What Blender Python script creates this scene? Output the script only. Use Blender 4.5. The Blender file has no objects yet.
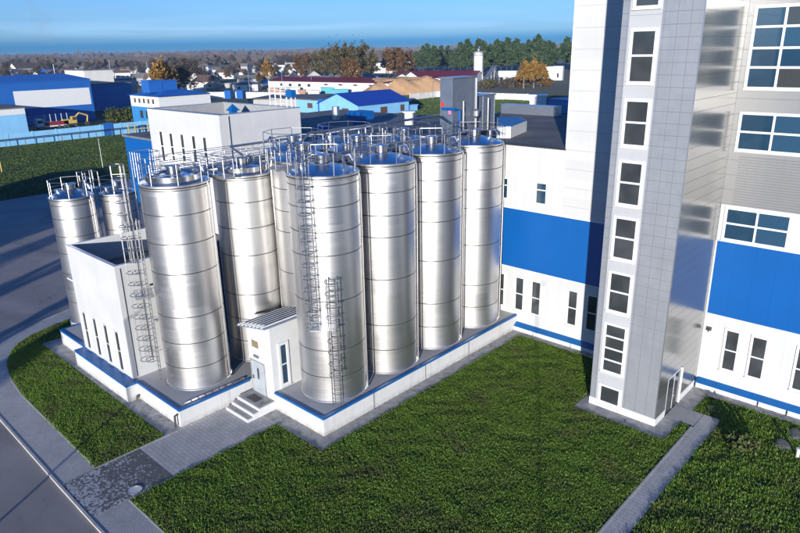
import bpy, bmesh, math, random
import numpy as np
from mathutils import Vector, Matrix
random.seed(7); RNG = np.random.default_rng(11)
sc = bpy.context.scene; COL = sc.collection; PI = math.pi; R_ = math.radians

# ------------------------------------------------------------------ camera model (used to survey the site)
F = 646.; CX = 400.; CY = 266.5; PITCH = R_(18.6); ROLL = R_(-1.11); HD = R_(133.03)
CAM = Vector((26.3685, -21.299, 22.0))
def ray(x, y):
    u = (x-CX)/F; v = -(y-CY)/F
    cr, sr = math.cos(ROLL), math.sin(ROLL); u, v = cr*u-sr*v, sr*u+cr*v
    c, s = math.cos(PITCH), math.sin(PITCH); a, b, z = u, c+v*s, -s+v*c
    ch, sh = math.cos(HD), math.sin(HD)
    return (b*ch+a*sh, b*sh-a*ch, z)
def at(x, y, z=0.):
    d = ray(x, y); t = (z-CAM.z)/d[2]; return (CAM.x+d[0]*t, CAM.y+d[1]*t)
def hz(px, py, X, Y):
    d = ray(px, py); t = math.hypot(X-CAM.x, Y-CAM.y)/math.hypot(d[0], d[1]); return CAM.z+t*d[2]
def ony(px, py, Y):
    d = ray(px, py); t = (Y-CAM.y)/d[1]; return (CAM.x+t*d[0], CAM.z+t*d[2])
def dist(px, py, D):      # ground point on the bearing of a pixel, D metres away
    d = ray(px, py); t = D/math.hypot(d[0], d[1]); return (CAM.x+t*d[0], CAM.y+t*d[1])

# ------------------------------------------------------------------ helpers
WL = {}
class MB:
    def __init__(s): s.v = []; s.f = []; s.m = []
    def add(s, vs, fs, mi=0):
        n = len(s.v); s.v += [tuple(p) for p in vs]; s.f += [tuple(i+n for i in f) for f in fs]; s.m += [mi]*len(fs)
    def box(s, x0, y0, z0, x1, y1, z1, mi=0):
        if x1 < x0: x0, x1 = x1, x0
        if y1 < y0: y0, y1 = y1, y0
        if z1 < z0: z0, z1 = z1, z0
        v = [(x0,y0,z0),(x1,y0,z0),(x1,y1,z0),(x0,y1,z0),(x0,y0,z1),(x1,y0,z1),(x1,y1,z1),(x0,y1,z1)]
        s.add(v, [(0,3,2,1),(4,5,6,7),(0,1,5,4),(1,2,6,5),(2,3,7,6),(3,0,4,7)], mi)
    def quad(s, a, b, c, d, mi=0): s.add([a,b,c,d], [(0,1,2,3)], mi)
    def prism(s, pts, z0, z1, mi=0, mtop=None):     # pts counter-clockwise
        n = len(pts); v = [(x,y,z0) for x,y in pts]+[(x,y,z1) for x,y in pts]
        s.add(v, [(i,(i+1)%n,n+(i+1)%n,n+i) for i in range(n)]+[tuple(range(n-1,-1,-1))], mi)
        s.add(v, [tuple(range(n,2*n))], mi if mtop is None else mtop)
    def tube(s, pts, r, n=6, mi=0, r1=None, cap=True):
        pts = [Vector(p) for p in pts]; m = len(pts); rings = []
        for i, p in enumerate(pts):
            d = (pts[min(i+1,m-1)]-pts[max(i-1,0)]).normalized()
            a = d.cross(Vector((0,0,1)))
            if a.length < 1e-3: a = Vector((1,0,0))
            a.normalize(); b = d.cross(a)
            rr = r if r1 is None else r+(r1-r)*i/(m-1)
            rings.append([p+(a*math.cos(2*PI*k/n)+b*math.sin(2*PI*k/n))*rr for k in range(n)])
        v = [q for g in rings for q in g]; f = []
        for i in range(m-1):
            for k in range(n): f.append((i*n+k, i*n+(k+1)%n, (i+1)*n+(k+1)%n, (i+1)*n+k))
        if cap: f += [tuple(range(n-1,-1,-1)), tuple((m-1)*n+k for k in range(n))]
        s.add(v, f, mi)
    def lathe(s, prof, n=48, c=(0,0), mis=None, mi=0):
        m = len(prof); v = []
        for r, z in prof:
            for k in range(n): v.append((c[0]+r*math.cos(2*PI*k/n), c[1]+r*math.sin(2*PI*k/n), z))
        for i in range(m-1):
            s.add(v[i*n:(i+2)*n], [(k,(k+1)%n,n+(k+1)%n,n+k) for k in range(n)], mis[i] if mis else mi)
    def cyl(s, x, y, z0, z1, r, n=16, mi=0): s.lathe([(0.001,z0),(r,z0),(r,z1),(0.001,z1)], n, (x,y), mi=mi)
    def obox(s, O, u, n, a0, a1, b0, b1, d0, d1, mi=0):   # wall box: a along u, b up, d out along n
        O = Vector(O); u = Vector(u); n = Vector(n); z = Vector((0,0,1)); v = []
        for d in (d0, d1):
            for a, b in ((a0,b0),(a1,b0),(a1,b1),(a0,b1)): v.append(O+u*a+z*b+n*d)
        f = [(0,3,2,1),(4,5,6,7),(0,1,5,4),(1,2,6,5),(2,3,7,6),(3,0,4,7)]
        if u.cross(z).dot(n) < 0: f = [t[::-1] for t in f]
        s.add(v, f, mi)
    def build(s, name, mats, parent=None, smooth=False, loc=None):
        me = bpy.data.meshes.new(name)
        off = WL[parent.name] if parent else (Vector(loc) if loc is not None else Vector((0,0,0)))
        me.from_pydata([tuple(Vector(p)-off) for p in s.v], [], s.f)
        for m in (mats if isinstance(mats, (list, tuple)) else [mats]): me.materials.append(m)
        if any(s.m): me.polygons.foreach_set('material_index', s.m)
        if smooth:
            bm = bmesh.new(); bm.from_mesh(me); bmesh.ops.remove_doubles(bm, verts=bm.verts, dist=1e-4); bm.to_mesh(me); bm.free()
            me.shade_smooth(); me.set_sharp_from_angle(angle=0.6)
        me.update()
        o = bpy.data.objects.new(name, me); COL.objects.link(o)
        if parent: o.parent = parent
        else: o.location = off
        WL[o.name] = off.copy()
        return o
def tag(o, label, cat, group=None, kind=None):
    if label: o['label'] = label
    if cat: o['category'] = cat
    if group: o['group'] = group
    if kind: o['kind'] = kind
    return o
def thing(name, label, cat, loc=(0,0,0), group=None, rz=0):
    o = bpy.data.objects.new(name, None); COL.objects.link(o); o.location = loc; o.rotation_euler.z = rz
    o.empty_display_size = .3
    WL[o.name] = Vector(loc) if rz == 0 else Vector((0,0,0))
    return tag(o, label, cat, group)
def copy_tree(o, loc=None, rz=None, sc_=None, label=None, parent=None):
    c = o.copy(); COL.objects.link(c)
    if parent: c.parent = parent
    if loc is not None: c.location = loc
    if rz is not None: c.rotation_euler.z = rz
    if sc_ is not None: c.scale = sc_ if isinstance(sc_, (tuple, list)) else (sc_,)*3
    if label: c['label'] = label
    for ch in o.children: copy_tree(ch, parent=c)
    return c
def struct(name, mb, mat, smooth=False):
    o = mb.build(name, mat, smooth=smooth); o['kind'] = 'structure'; return o

# ------------------------------------------------------------------ materials
class NT:
    def __init__(s, name):
        s.m = bpy.data.materials.new(name); s.m.use_nodes = True; s.t = s.m.node_tree
        s.b = s.t.nodes['Principled BSDF']; s.tc = s.t.nodes.new('ShaderNodeTexCoord')
    def n(s, typ, **kw):
        nd = s.t.nodes.new(typ)
        for k, v in kw.items():
            if k in nd.inputs: nd.inputs[k].default_value = v
            else: setattr(nd, k, v)
        return nd
    def l(s, a, b): s.t.links.new(a, b)
    def noise(s, scale, detail=4, rough=.55, src='Object', dist=0):
        nd = s.n('ShaderNodeTexNoise'); nd.inputs['Scale'].default_value = scale
        nd.inputs['Detail'].default_value = detail; nd.inputs['Roughness'].default_value = rough; nd.inputs['Distortion'].default_value = dist
        s.l(s.tc.outputs[src], nd.inputs['Vector']); return nd.outputs['Fac']
    def ramp(s, fac, stops):
        nd = s.n('ShaderNodeValToRGB'); e = nd.color_ramp.elements
        e[0].position, e[0].color = stops[0][0], (*stops[0][1], 1); e[1].position, e[1].color = stops[-1][0], (*stops[-1][1], 1)
        for p, c in stops[1:-1]:
            q = e.new(p); q.color = (*c, 1)
        s.l(fac, nd.inputs['Fac']); return nd.outputs['Color']
    def mix(s, fac, a, b, blend='MIX'):
        nd = s.n('ShaderNodeMix', data_type='RGBA', blend_type=blend)
        if isinstance(fac, (int, float)): nd.inputs[0].default_value = fac
        else: s.l(fac, nd.inputs[0])
        for i, c in ((6, a), (7, b)):
            if isinstance(c, tuple): nd.inputs[i].default_value = (*c, 1)
            else: s.l(c, nd.inputs[i])
        return nd.outputs[2]
    def math(s, op, a, b=0., c=None):
        nd = s.n('ShaderNodeMath', operation=op)
        for i, x in enumerate((a, b) if c is None else (a, b, c)):
            if isinstance(x, (int, float)): nd.inputs[i].default_value = x
            else: s.l(x, nd.inputs[i])
        return nd.outputs[0]
    def mr(s, v, a, b, c, d):
        nd = s.n('ShaderNodeMapRange'); s.l(v, nd.inputs[0])
        for i, x in enumerate((a, b, c, d)): nd.inputs[i+1].default_value = x
        return nd.outputs[0]
    def bump(s, h, strength=.3, d=.02):
        nd = s.n('ShaderNodeBump'); nd.inputs['Strength'].default_value = strength; nd.inputs['Distance'].default_value = d
        s.l(h, nd.inputs['Height']); s.l(nd.outputs[0], s.b.inputs['Normal'])
    def sep(s, src='Object'):
        nd = s.n('ShaderNodeSeparateXYZ'); s.l(s.tc.outputs[src], nd.inputs[0]); return nd.outputs
    def comb(s, x, y, z=0.):
        nd = s.n('ShaderNodeCombineXYZ')
        for i, q in enumerate((x, y, z)):
            if isinstance(q, (int, float)): nd.inputs[i].default_value = q
            else: s.l(q, nd.inputs[i])
        return nd.outputs[0]
    def out(s, col=None, rough=None, metal=None, spec=None):
        for k, v in (('Base Color', col), ('Roughness', rough), ('Metallic', metal), ('Specular IOR Level', spec)):
            if v is None: continue
            if isinstance(v, tuple): s.b.inputs[k].default_value = (*v, 1)
            elif isinstance(v, (int, float)): s.b.inputs[k].default_value = v
            else: s.l(v, s.b.inputs[k])
        return s.m
def plain(name, col, rough=.6, metal=0., var=.12, scale=1.5, spec=.4):
    t = NT(name); f = t.noise(scale, 5)
    a = tuple(c*(1-var) for c in col); b = tuple(min(1, c*(1+var*.6)) for c in col)
    return t.out(t.ramp(f, [(.3, a), (.7, b)]), rough, metal, spec)
def groove(t, coord, pitch, width):      # 1 on a joint line of the given pitch
    a = t.math('FRACT', t.math('DIVIDE', coord, pitch)); a = t.math('ABSOLUTE', t.math('SUBTRACT', a, .5))
    return t.math('GREATER_THAN', a, .5-width/pitch/2)
def panel(name, col, px=None, pz=None, width=.02, rough=.45, metal=0., dark=.6, var=.06, streak=True, axis='XY', bumpy=0., spec=.4):
    t = NT(name); x, y, z = t.sep()
    h = t.math('ADD', x, y)
    f = t.noise(.35, 4)
    c = t.ramp(f, [(.3, tuple(k*(1-var) for k in col)), (.7, tuple(min(1, k*(1+var)) for k in col))])
    if streak:
        m = t.n('ShaderNodeMapping'); m.inputs['Scale'].default_value = (3, 3, .12); t.l(t.tc.outputs['Object'], m.inputs[0])
        nz = t.n('ShaderNodeTexNoise'); nz.inputs['Scale'].default_value = 1.2; nz.inputs['Detail'].default_value = 5; t.l(m.outputs[0], nz.inputs['Vector'])
        c = t.mix(t.mr(nz.outputs['Fac'], .52, .75, 0, .13), c, tuple(k*.62 for k in col))
    g = None
    if px: g = groove(t, h, px, width)
    if pz:
        g2 = groove(t, z, pz, width); g = g2 if g is None else t.math('MAXIMUM', g, g2)
    if px and pz:                      # each cassette a touch different
        cell = t.n('ShaderNodeTexWhiteNoise', noise_dimensions='2D')
        t.l(t.comb(t.math('FLOOR', t.math('ADD', t.math('DIVIDE', h, px), .5)), t.math('FLOOR', t.math('ADD', t.math('DIVIDE', z, pz), .5))), cell.inputs['Vector'])
        c = t.mix(t.math('MULTIPLY', cell.outputs['Value'], .22), c, tuple(k*.72 for k in col))
    if g is not None:
        c = t.mix(g, c, tuple(k*dark for k in col))
        t.bump(t.math('SUBTRACT', t.math('MULTIPLY', t.noise(1.1, 2), bumpy), g), .5, .012)
    elif bumpy: t.bump(t.noise(1.1, 2), bumpy, .02)
    return t.out(c, rough, metal, spec)

M = {}
M['white'] = panel('white_panel', (.53, .53, .527), px=1.18, width=.018, dark=.86, rough=.5)
M['white_wide'] = panel('white_wide_panel', (.54, .54, .535), pz=1.36, px=6.3, width=.035, dark=.72, rough=.45)
M['blue'] = panel('blue_panel', (.002, .085, .31), px=1.18, width=.018, dark=.8, rough=.42, streak=False, var=.05)
M['tower'] = panel('tower_cassette', (.315, .327, .352), px=.66, pz=.62, width=.022, dark=.6, rough=.42, metal=.35, var=.05)
M['tower_side'] = panel('tower_side_panel', (.35, .345, .335), pz=.62, width=.03, dark=.5, rough=.21, metal=.85, var=.05, streak=False, bumpy=.35)
M['champagne'] = panel('ribbed_metal', (.41, .405, .395), pz=.16, width=.035, dark=.75, rough=.33, metal=.6, var=.05)
M['champagne_flat'] = panel('flat_metal', (.43, .422, .41), pz=.9, width=.025, dark=.7, rough=.33, metal=.6, var=.05)
M['frame'] = plain('window_frame', (.66, .66, .65), .4, var=.03)
M['plinth'] = panel('plinth_render', (.58, .575, .56), px=4.7, width=.02, dark=.55, rough=.75, var=.1)
t_ = NT('plinth_splashed'); x_, y_, z_ = t_.sep(); h_ = t_.math('ADD', x_, y_)
c_ = t_.ramp(t_.noise(.5, 5), [(.3, (.53,.525,.51)), (.7, (.60,.595,.58))])
m_ = t_.n('ShaderNodeMapping'); m_.inputs['Scale'].default_value = (2.2, 2.2, .25); t_.l(t_.tc.outputs['Object'], m_.inputs[0]); n_ = t_.n('ShaderNodeTexNoise'); n_.inputs['Scale'].default_value = 1.6; n_.inputs['Detail'].default_value = 6; t_.l(m_.outputs[0], n_.inputs['Vector'])
c_ = t_.mix(t_.mr(n_.outputs['Fac'], .54, .76, 0, .45), c_, (.36,.345,.32))
c_ = t_.mix(t_.math('MULTIPLY', t_.mr(z_, .02, .42, 1, 0), t_.mr(t_.noise(2.5, 5), .3, .7, .15, .9)), c_, (.24,.22,.19))
c_ = t_.mix(groove(t_, h_, 4.7, .02), c_, (.3,.3,.29)); M['plinth'] = t_.out(c_, .8)
M['trim'] = plain('blue_trim', (.004, .10, .31), .4, var=.1)
M['dark'] = plain('dark_gap', (.03, .03, .035), .6)
M['white_paint'] = plain('white_paint', (.62, .62, .61), .45, var=.06)
M['grey_metal'] = plain('grey_metal', (.17, .20, .26), .42, .4, var=.1)
M['galv'] = plain('galvanised', (.62, .62, .62), .35, .9, var=.12, scale=4)
M['roofgrey'] = plain('roof_felt', (.16, .155, .15), .85, var=.35, scale=.35)
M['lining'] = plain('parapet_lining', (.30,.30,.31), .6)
M['door'] = plain('door_grey', (.42, .45, .47), .45, .2)

def glass(name, col, blind_or_sky):
    t = NT(name); x, y, z = t.sep(); h = t.math('ADD', x, y)
    pat = t.math('FRACT', t.math('MULTIPLY', h, 9.))
    f = t.noise(.55, 2)
    g = t.n('ShaderNodeNewGeometry'); c = t.mix(t.math('MULTIPLY', t.mr(f, .40, .66, .25, 1), g.outputs['Random Per Island']), col, blind_or_sky)
    c = t.mix(t.math('MULTIPLY', t.math('GREATER_THAN', pat, .5), .18), c, tuple(k*.6 for k in blind_or_sky))
    t.bump(t.noise(.5, 1), .06, .05)
    return t.out(c, .06, 0., .8)
def glass2(name, col, blind_or_sky):
    t = NT(name); x, y, z = t.sep(); h = t.math('ADD', x, y)
    g = t.n('ShaderNodeNewGeometry'); c = t.ramp(g.outputs['Random Per Island'], [(0, (.04,.043,.045)), (.35, (.055,.06,.062)), (.5, col), (.8, (.012,.05,.10)), (1, (.03,.085,.15))])  # blue pane tones paint sky reflections into the glass colour, varied per pane
    c = t.mix(t.mr(t.noise(.7, 2), .5, .62, 0, .3), c, blind_or_sky)
    pat = t.math('FRACT', t.math('MULTIPLY', h, 7.)); c = t.mix(t.math('MULTIPLY', t.math('GREATER_THAN', pat, .5), .25), c, (.02,.03,.04))
    t.bump(t.noise(.5, 1), .06, .05)
    return t.out(c, .05, 0., .8)
M['glass'] = glass('window_glass', (.022, .026, .03), (.085, .09, .092))
M['glass_blue'] = glass2('window_glass_upper', (.012, .045, .085), (.03, .075, .12))

def steel():
    t = NT('brushed_steel'); x, y, z = t.sep()
    ang = t.math('ARCTAN2', y, x)
    m = t.comb(t.math('MULTIPLY', ang, 1.2), 0., t.math('MULTIPLY', z, 60.))
    nz = t.n('ShaderNodeTexNoise'); nz.inputs['Scale'].default_value = 1.; nz.inputs['Detail'].default_value = 4; t.l(m, nz.inputs['Vector'])
    m2 = t.comb(t.math('MULTIPLY', ang, 9.), 0., t.math('MULTIPLY', z, .25))
    nv = t.n('ShaderNodeTexNoise'); nv.inputs['Scale'].default_value = 1.; nv.inputs['Detail'].default_value = 3; t.l(m2, nv.inputs['Vector'])
    oi = t.n('ShaderNodeObjectInfo')
    pl = t.n('ShaderNodeTexWhiteNoise', noise_dimensions='2D')
    t.l(t.comb(t.math('FLOOR', t.math('DIVIDE', z, 1.42)), t.math('ADD', t.math('FLOOR', t.math('MULTIPLY', ang, .95)), t.math('MULTIPLY', oi.outputs['Random'], 40.))), pl.inputs['Vector'])
    c = t.ramp(nz.outputs['Fac'], [(.3, (.68, .662, .64)), (.7, (.77, .755, .735))])
    c = t.mix(t.math('MULTIPLY', pl.outputs['Value'], .25), c, (.70, .685, .67))
    c = t.mix(t.mr(nv.outputs['Fac'], .55, .8, 0, .35), c, (.66, .64, .62))
    r = t.math('ADD', t.mr(nz.outputs['Fac'], .3, .7, .35, .43), t.math('MULTIPLY', pl.outputs['Value'], .05))
    big = t.noise(.8, 2)
    t.bump(t.math('ADD', big, t.math('MULTIPLY', nv.outputs['Fac'], .12)), .10, .03)
    return t.out(c, r, 1.)
M['steel'] = steel()
M['steel_roof'] = plain('steel_roof', (.60, .60, .61), .24, 1., var=.08, scale=2)
M['seam'] = plain('seam_dark', (.10, .095, .09), .5, .6)
M['rail'] = plain('steel_rail', (.58, .57, .56), .36, 1., var=.08, scale=6)

def paving(name, a, b, bw, bh, mortar=.012, rough=.85, rot=0, stain=.35):
    t = NT(name); br = t.n('ShaderNodeTexBrick'); mp = t.n('ShaderNodeMapping'); mp.inputs['Rotation'].default_value[2] = rot
    t.l(t.tc.outputs['Object'], mp.inputs[0]); t.l(mp.outputs[0], br.inputs['Vector'])
    br.inputs['Color1'].default_value = (*a, 1); br.inputs['Color2'].default_value = (*b, 1); br.inputs['Mortar'].default_value = (*[k*.5 for k in a], 1)
    br.inputs['Scale'].default_value = 1; br.inputs['Mortar Size'].default_value = mortar; br.inputs['Brick Width'].default_value = bw; br.inputs['Row Height'].default_value = bh
    c = t.mix(t.mr(t.noise(.9, 6, .65), .42, .7, 0, stain), br.outputs['Color'], tuple(k*.4 for k in a))
    c = t.mix(t.mr(t.noise(7, 3), .4, .8, 0, .25), c, tuple(k*.6 for k in a))
    t.bump(t.math('SUBTRACT', t.math('MULTIPLY', t.noise(30, 3), .3), br.outputs['Fac']), .35, .008)
    return t.out(c, rough)
M['paver'] = paving('small_pavers', (.45, .44, .425), (.53, .52, .50), .2, .1)
M['slab'] = paving('path_slabs', (.47, .455, .435), (.53, .515, .495), .5, .25)
def mottled(name, stops, scale, rough=.9, bs=.3, bd=.01, detail=7, fine=None):
    t = NT(name); f = t.noise(scale, detail, .62)
    c = t.ramp(f, stops)
    if fine: c = t.mix(t.mr(t.noise(fine, 3), .35, .75, 0, .4), c, tuple(k*.45 for k in stops[0][1]))
    t.bump(t.noise(scale*14, 4), bs, bd); return t.out(c, rough)
M['apron'] = mottled('weathered_concrete', [(.3, (.10,.10,.095)), (.42, (.34,.33,.315)), (.7, (.50,.485,.46))], 1.6, fine=3)
M['deck'] = mottled('plinth_deck', [(.3, (.44,.43,.415)), (.7, (.56,.55,.53))], .5)
def patch():
    t = NT('worn_asphalt_patch'); x, y, z = t.sep()
    ns = t.n('ShaderNodeTexNoise'); ns.inputs['Scale'].default_value = 6.; ns.inputs['Detail'].default_value = 4; t.l(t.tc.outputs['Object'], ns.inputs['Vector'])
    va = t.n('ShaderNodeVectorMath', operation='SCALE'); va.inputs['Scale'].default_value = .22; t.l(ns.outputs['Color'], va.inputs[0]); vb = t.n('ShaderNodeVectorMath', operation='ADD'); t.l(va.outputs[0], vb.inputs[0]); t.l(t.tc.outputs['Object'], vb.inputs[1])
    v = t.n('ShaderNodeTexVoronoi', feature='F1'); v.inputs['Scale'].default_value = 10.5; t.l(vb.outputs[0], v.inputs['Vector'])
    dens = t.mr(t.math('ADD', y, t.math('MULTIPLY', t.math('SUBTRACT', t.noise(1.1, 4), .5), 9.)), -12.2, -8.6, .62, .03)
    cellr = t.n('ShaderNodeSeparateColor'); t.l(v.outputs['Color'], cellr.inputs[0])
    on = t.math('LESS_THAN', cellr.outputs[0], dens)
    c = t.mix(on, t.ramp(t.noise(2.5, 5), [(.3, (.085,.085,.083)), (.7, (.15,.148,.145))]), t.ramp(t.noise(9, 2), [(.3, (.34,.34,.34)), (.7, (.50,.50,.50))]))
    t.bump(t.noise(25, 4), .35, .01); return t.out(c, .75)
M['patch'] = patch()
def asphalt():
    t = NT('asphalt')
    c = t.ramp(t.noise(.12, 6, .6, dist=.6), [(.3, (.22,.20,.19)), (.55, (.30,.275,.255)), (.75, (.37,.34,.315))])
    c = t.mix(t.mr(t.noise(60, 2), .4, .7, 0, .3), c, (.09,.085,.083))
    w = t.n('ShaderNodeTexWave', wave_type='RINGS'); w.inputs['Scale'].default_value = .035; w.inputs['Distortion'].default_value = 9; w.inputs['Detail'].default_value = 2
    t.l(t.tc.outputs['Object'], w.inputs['Vector'])
    c = t.mix(t.mr(w.outputs['Fac'], .9, 1., 0, .3), c, (.12,.115,.11))
    vn = t.n('ShaderNodeTexNoise'); vn.inputs['Scale'].default_value = .6; vn.inputs['Detail'].default_value = 4; t.l(t.tc.outputs['Object'], vn.inputs['Vector'])
    vs = t.n('ShaderNodeVectorMath', operation='SCALE'); vs.inputs['Scale'].default_value = 2.2; t.l(vn.outputs['Color'], vs.inputs[0]); va = t.n('ShaderNodeVectorMath', operation='ADD'); t.l(vs.outputs[0], va.inputs[0]); t.l(t.tc.outputs['Object'], va.inputs[1])
    vv = t.n('ShaderNodeTexVoronoi', feature='DISTANCE_TO_EDGE'); vv.inputs['Scale'].default_value = .16; t.l(va.outputs[0], vv.inputs['Vector'])
    c = t.mix(t.math('MULTIPLY', t.math('LESS_THAN', vv.outputs['Distance'], .004), t.mr(t.noise(.3, 2), .45, .55, 0, .6)), c, (.05,.048,.047))
    c = t.mix(t.mr(t.noise(1.6, 5, .7), .60, .74, 0, .35), c, (.10,.097,.095))
    t.bump(t.noise(45, 3), .3, .01); return t.out(c, .82)
M['asphalt'] = asphalt()
M['soil'] = mottled('lawn_soil', [(.3, (.022,.03,.012)), (.55, (.035,.05,.016)), (.75, (.06,.055,.03))], .8)
M['field'] = mottled('field_grass', [(.25, (.03,.055,.018)), (.5, (.045,.08,.022)), (.75, (.075,.09,.035))], .06, bs=.8, bd=.08, fine=.7)
M['land'] = mottled('distant_land', [(.3, (.12,.11,.06)), (.5, (.17,.14,.085)), (.7, (.11,.14,.05))], .008, bs=.2, bd=.2)
def leafmat(name, a, b, rough=.7):
    t = NT(name); g = t.n('ShaderNodeNewGeometry')
    c = t.ramp(g.outputs['Random Per Island'], [(0, a), (1, b)])
    t.b.inputs['Subsurface Weight'].default_value = 0.
    return t.out(c, rough, 0., .25)
def grassmat():
    t = NT('grass_blades'); g = t.n('ShaderNodeNewGeometry')
    c = t.ramp(g.outputs['Random Per Island'], [(0, (.06,.12,.012)), (.6, (.138,.24,.024)), (1, (.235,.325,.05))])
    c = t.mix(t.mr(t.noise(.33, 4, .6), .50, .68, 0, .6), c, (.14,.12,.05))
    return t.out(c, .6, 0., .3)
M['grass'] = grassmat()
M['ladder'] = plain('ladder_steel', (.36, .36, .365), .4, 1., var=.15, scale=6)
M['field_blades'] = leafmat('field_blades', (.03,.06,.01), (.085,.12,.03), .75)
M['roof_sheet'] = plain('sky_tinted_sheet', (.20,.26,.38), .4, .3)  # blue paints sky reflection and the shade between ribs into the sheet
M['strip'] = panel('window_strip_panel', (.40,.405,.415), pz=3.35, width=.03, dark=.7)
# ================================================================== SETTING: ground, roads, lawns
m = MB(); n = 96; RR = 9000.
m.add([(RR*math.cos(2*PI*k/n)-20, RR*math.sin(2*PI*k/n), -.17) for k in range(n)], [tuple(range(n))]); struct('ground', m, M['land'])
m = MB(); m.prism([(-91,-160),(90,-160),(90,20.8),(3,60),(-91,140)], -.16, -.12); struct('road', m, M['asphalt'])
m = MB(); m.prism([(-300,-160),(-91.2,-160),(-91.2,180),(-300,180)], -.16, -.05); struct('green_field', m, M['field'])
outer = [(-35,6),(-34.2,2),(-33.2,-2),(-31.9,-6),(-30.2,-8.6),(-27,-10.7),(-22.5,-11.85),(-17.9,-12.28)]
inner = [(-32.4,6),(-31.9,2),(-31,-2.5),(-30.3,-5.4),(-29.3,-7.3),(-27.4,-8.8),(-24.2,-9.95),(-19.5,-10.4)]
def smooth_line(p, it=2):
    for _ in range(it):
        q = [p[0]]
        for a, b in zip(p, p[1:]): q += [(a[0]*.75+b[0]*.25, a[1]*.75+b[1]*.25), (a[0]*.25+b[0]*.75, a[1]*.25+b[1]*.75)]
        p = q+[p[-1]]
    return p
outer = smooth_line(outer)+[(-7.4,-12.42),(-3.3,-12.45),(45,-12.5)]; inner = smooth_line(inner)+[(-7.4,-10.55),(-3.3,-10.57),(45,-10.62)]
m = MB()
for i in range(len(outer)-1):
    a, b = outer[i], outer[i+1]; c, d = inner[i+1], inner[i]
    m.prism([a, b, c, d], -.15, 0.)
struct('sidewalk', m, M['paver'])
m = MB()
def offs(line, d):
    r = []
    for i, p in enumerate(line):
        a, b = line[max(0, i-1)], line[min(len(line)-1, i+1)]; t = Vector((b[0]-a[0], b[1]-a[1])).normalized()
        r.append((p[0]+t.y*d, p[1]-t.x*d))
    return r
o2 = offs(outer, .13)
for i in range(len(outer)-1): m.prism([o2[i], o2[i+1], outer[i+1], outer[i]], -.15, .025)
i2 = offs(inner, -.07)
for i in [k for k in range(len(inner)-1) if k != len(inner)-3]: m.prism([inner[i], inner[i+1], i2[i+1], i2[i]], -.15, .022)
M['kerb'] = mottled('kerb_stone', [(.3, (.34,.32,.29)), (.7, (.50,.48,.45))], 1.2)
struct('kerb', m, M['kerb'])
left_lawn = [p for p in i2[:-3]]+[(-7.42,-10.55),(-7.42,-5.4),(-26,-5.3),(-26.2,6)]
m = MB(); m.prism(left_lawn, -.15, -.012); struct('left_lawn', m, M['soil'])
m = MB(); m.prism([(-3.3,-10.55),(16.05,-10.55),(16.05,20.8),(-.5,20.8),(-3.3,0)], -.15, -.013); struct('front_lawn', m, M['soil'])
m = MB(); m.prism([(17.2,-10.55),(45,-10.55),(45,20.8),(16.05,20.8),(16.05,17.3),(17.2,17.3)], -.15, -.013); struct('right_lawn', m, M['soil'])
m = MB(); m.prism([(-7.3,-8.0),(-3.4,-8.0),(-3.4,-.98),(-3.4,.3),(-7.3,.3)], -.15, .004); m.box(-7.43,-10.5,-.15,-7.3,.3,.02); m.box(-3.4,-10.5,-.15,-3.29,-1.1,.02)
struct('entrance_path', m, M['slab'])
m = MB(); m.prism([(-7.3,-12.4),(-3.4,-12.4),(-3.4,-8.0),(-7.3,-8.0)], -.14, .009); struct('worn_pavement', m, M['patch'])
m = MB(); m.prism([(16.12,-10.6),(17.1,-10.6),(17.1,17.25),(16.12,17.25)], -.14, .04); m.box(15.98,-10.6,-.14,16.1,15.3,.07)
struct('side_path', m, M['slab'])
m = MB(); m.prism([(14.35,15.5),(16.1,15.5),(16.1,17.25),(14.35,17.25)], -.14, .03); struct('doorstep_paving', m, M['paver'])
m = MB()
m.box(-27.3,-6.3,-.14,-7.45,-5.2,.012)                      # round the plinth, the facades and the stair tower
m.box(-27.3,-5.2,-.14,-25.9,3,.013)
m.box(-3.28,-1.05,-.14,.95,.02,.015); m.box(-.02,.0,-.14,.95,19.9,.016); m.box(-4.9,-1.0,-.14,-3.3,0,.014)
m.box(-.02,19.85,-.14,10.1,20.86,.018); m.box(9.5,12.9,-.14,15.3,15.45,.019); m.box(9.5,15.45,-.14,10.1,19.9,.020)
m.box(14.3,17.28,-.14,15.4,20.86,.021); m.box(15.35,19.75,-.14,45,20.86,.022)
struct('concrete_apron', m, M['apron'])

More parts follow.
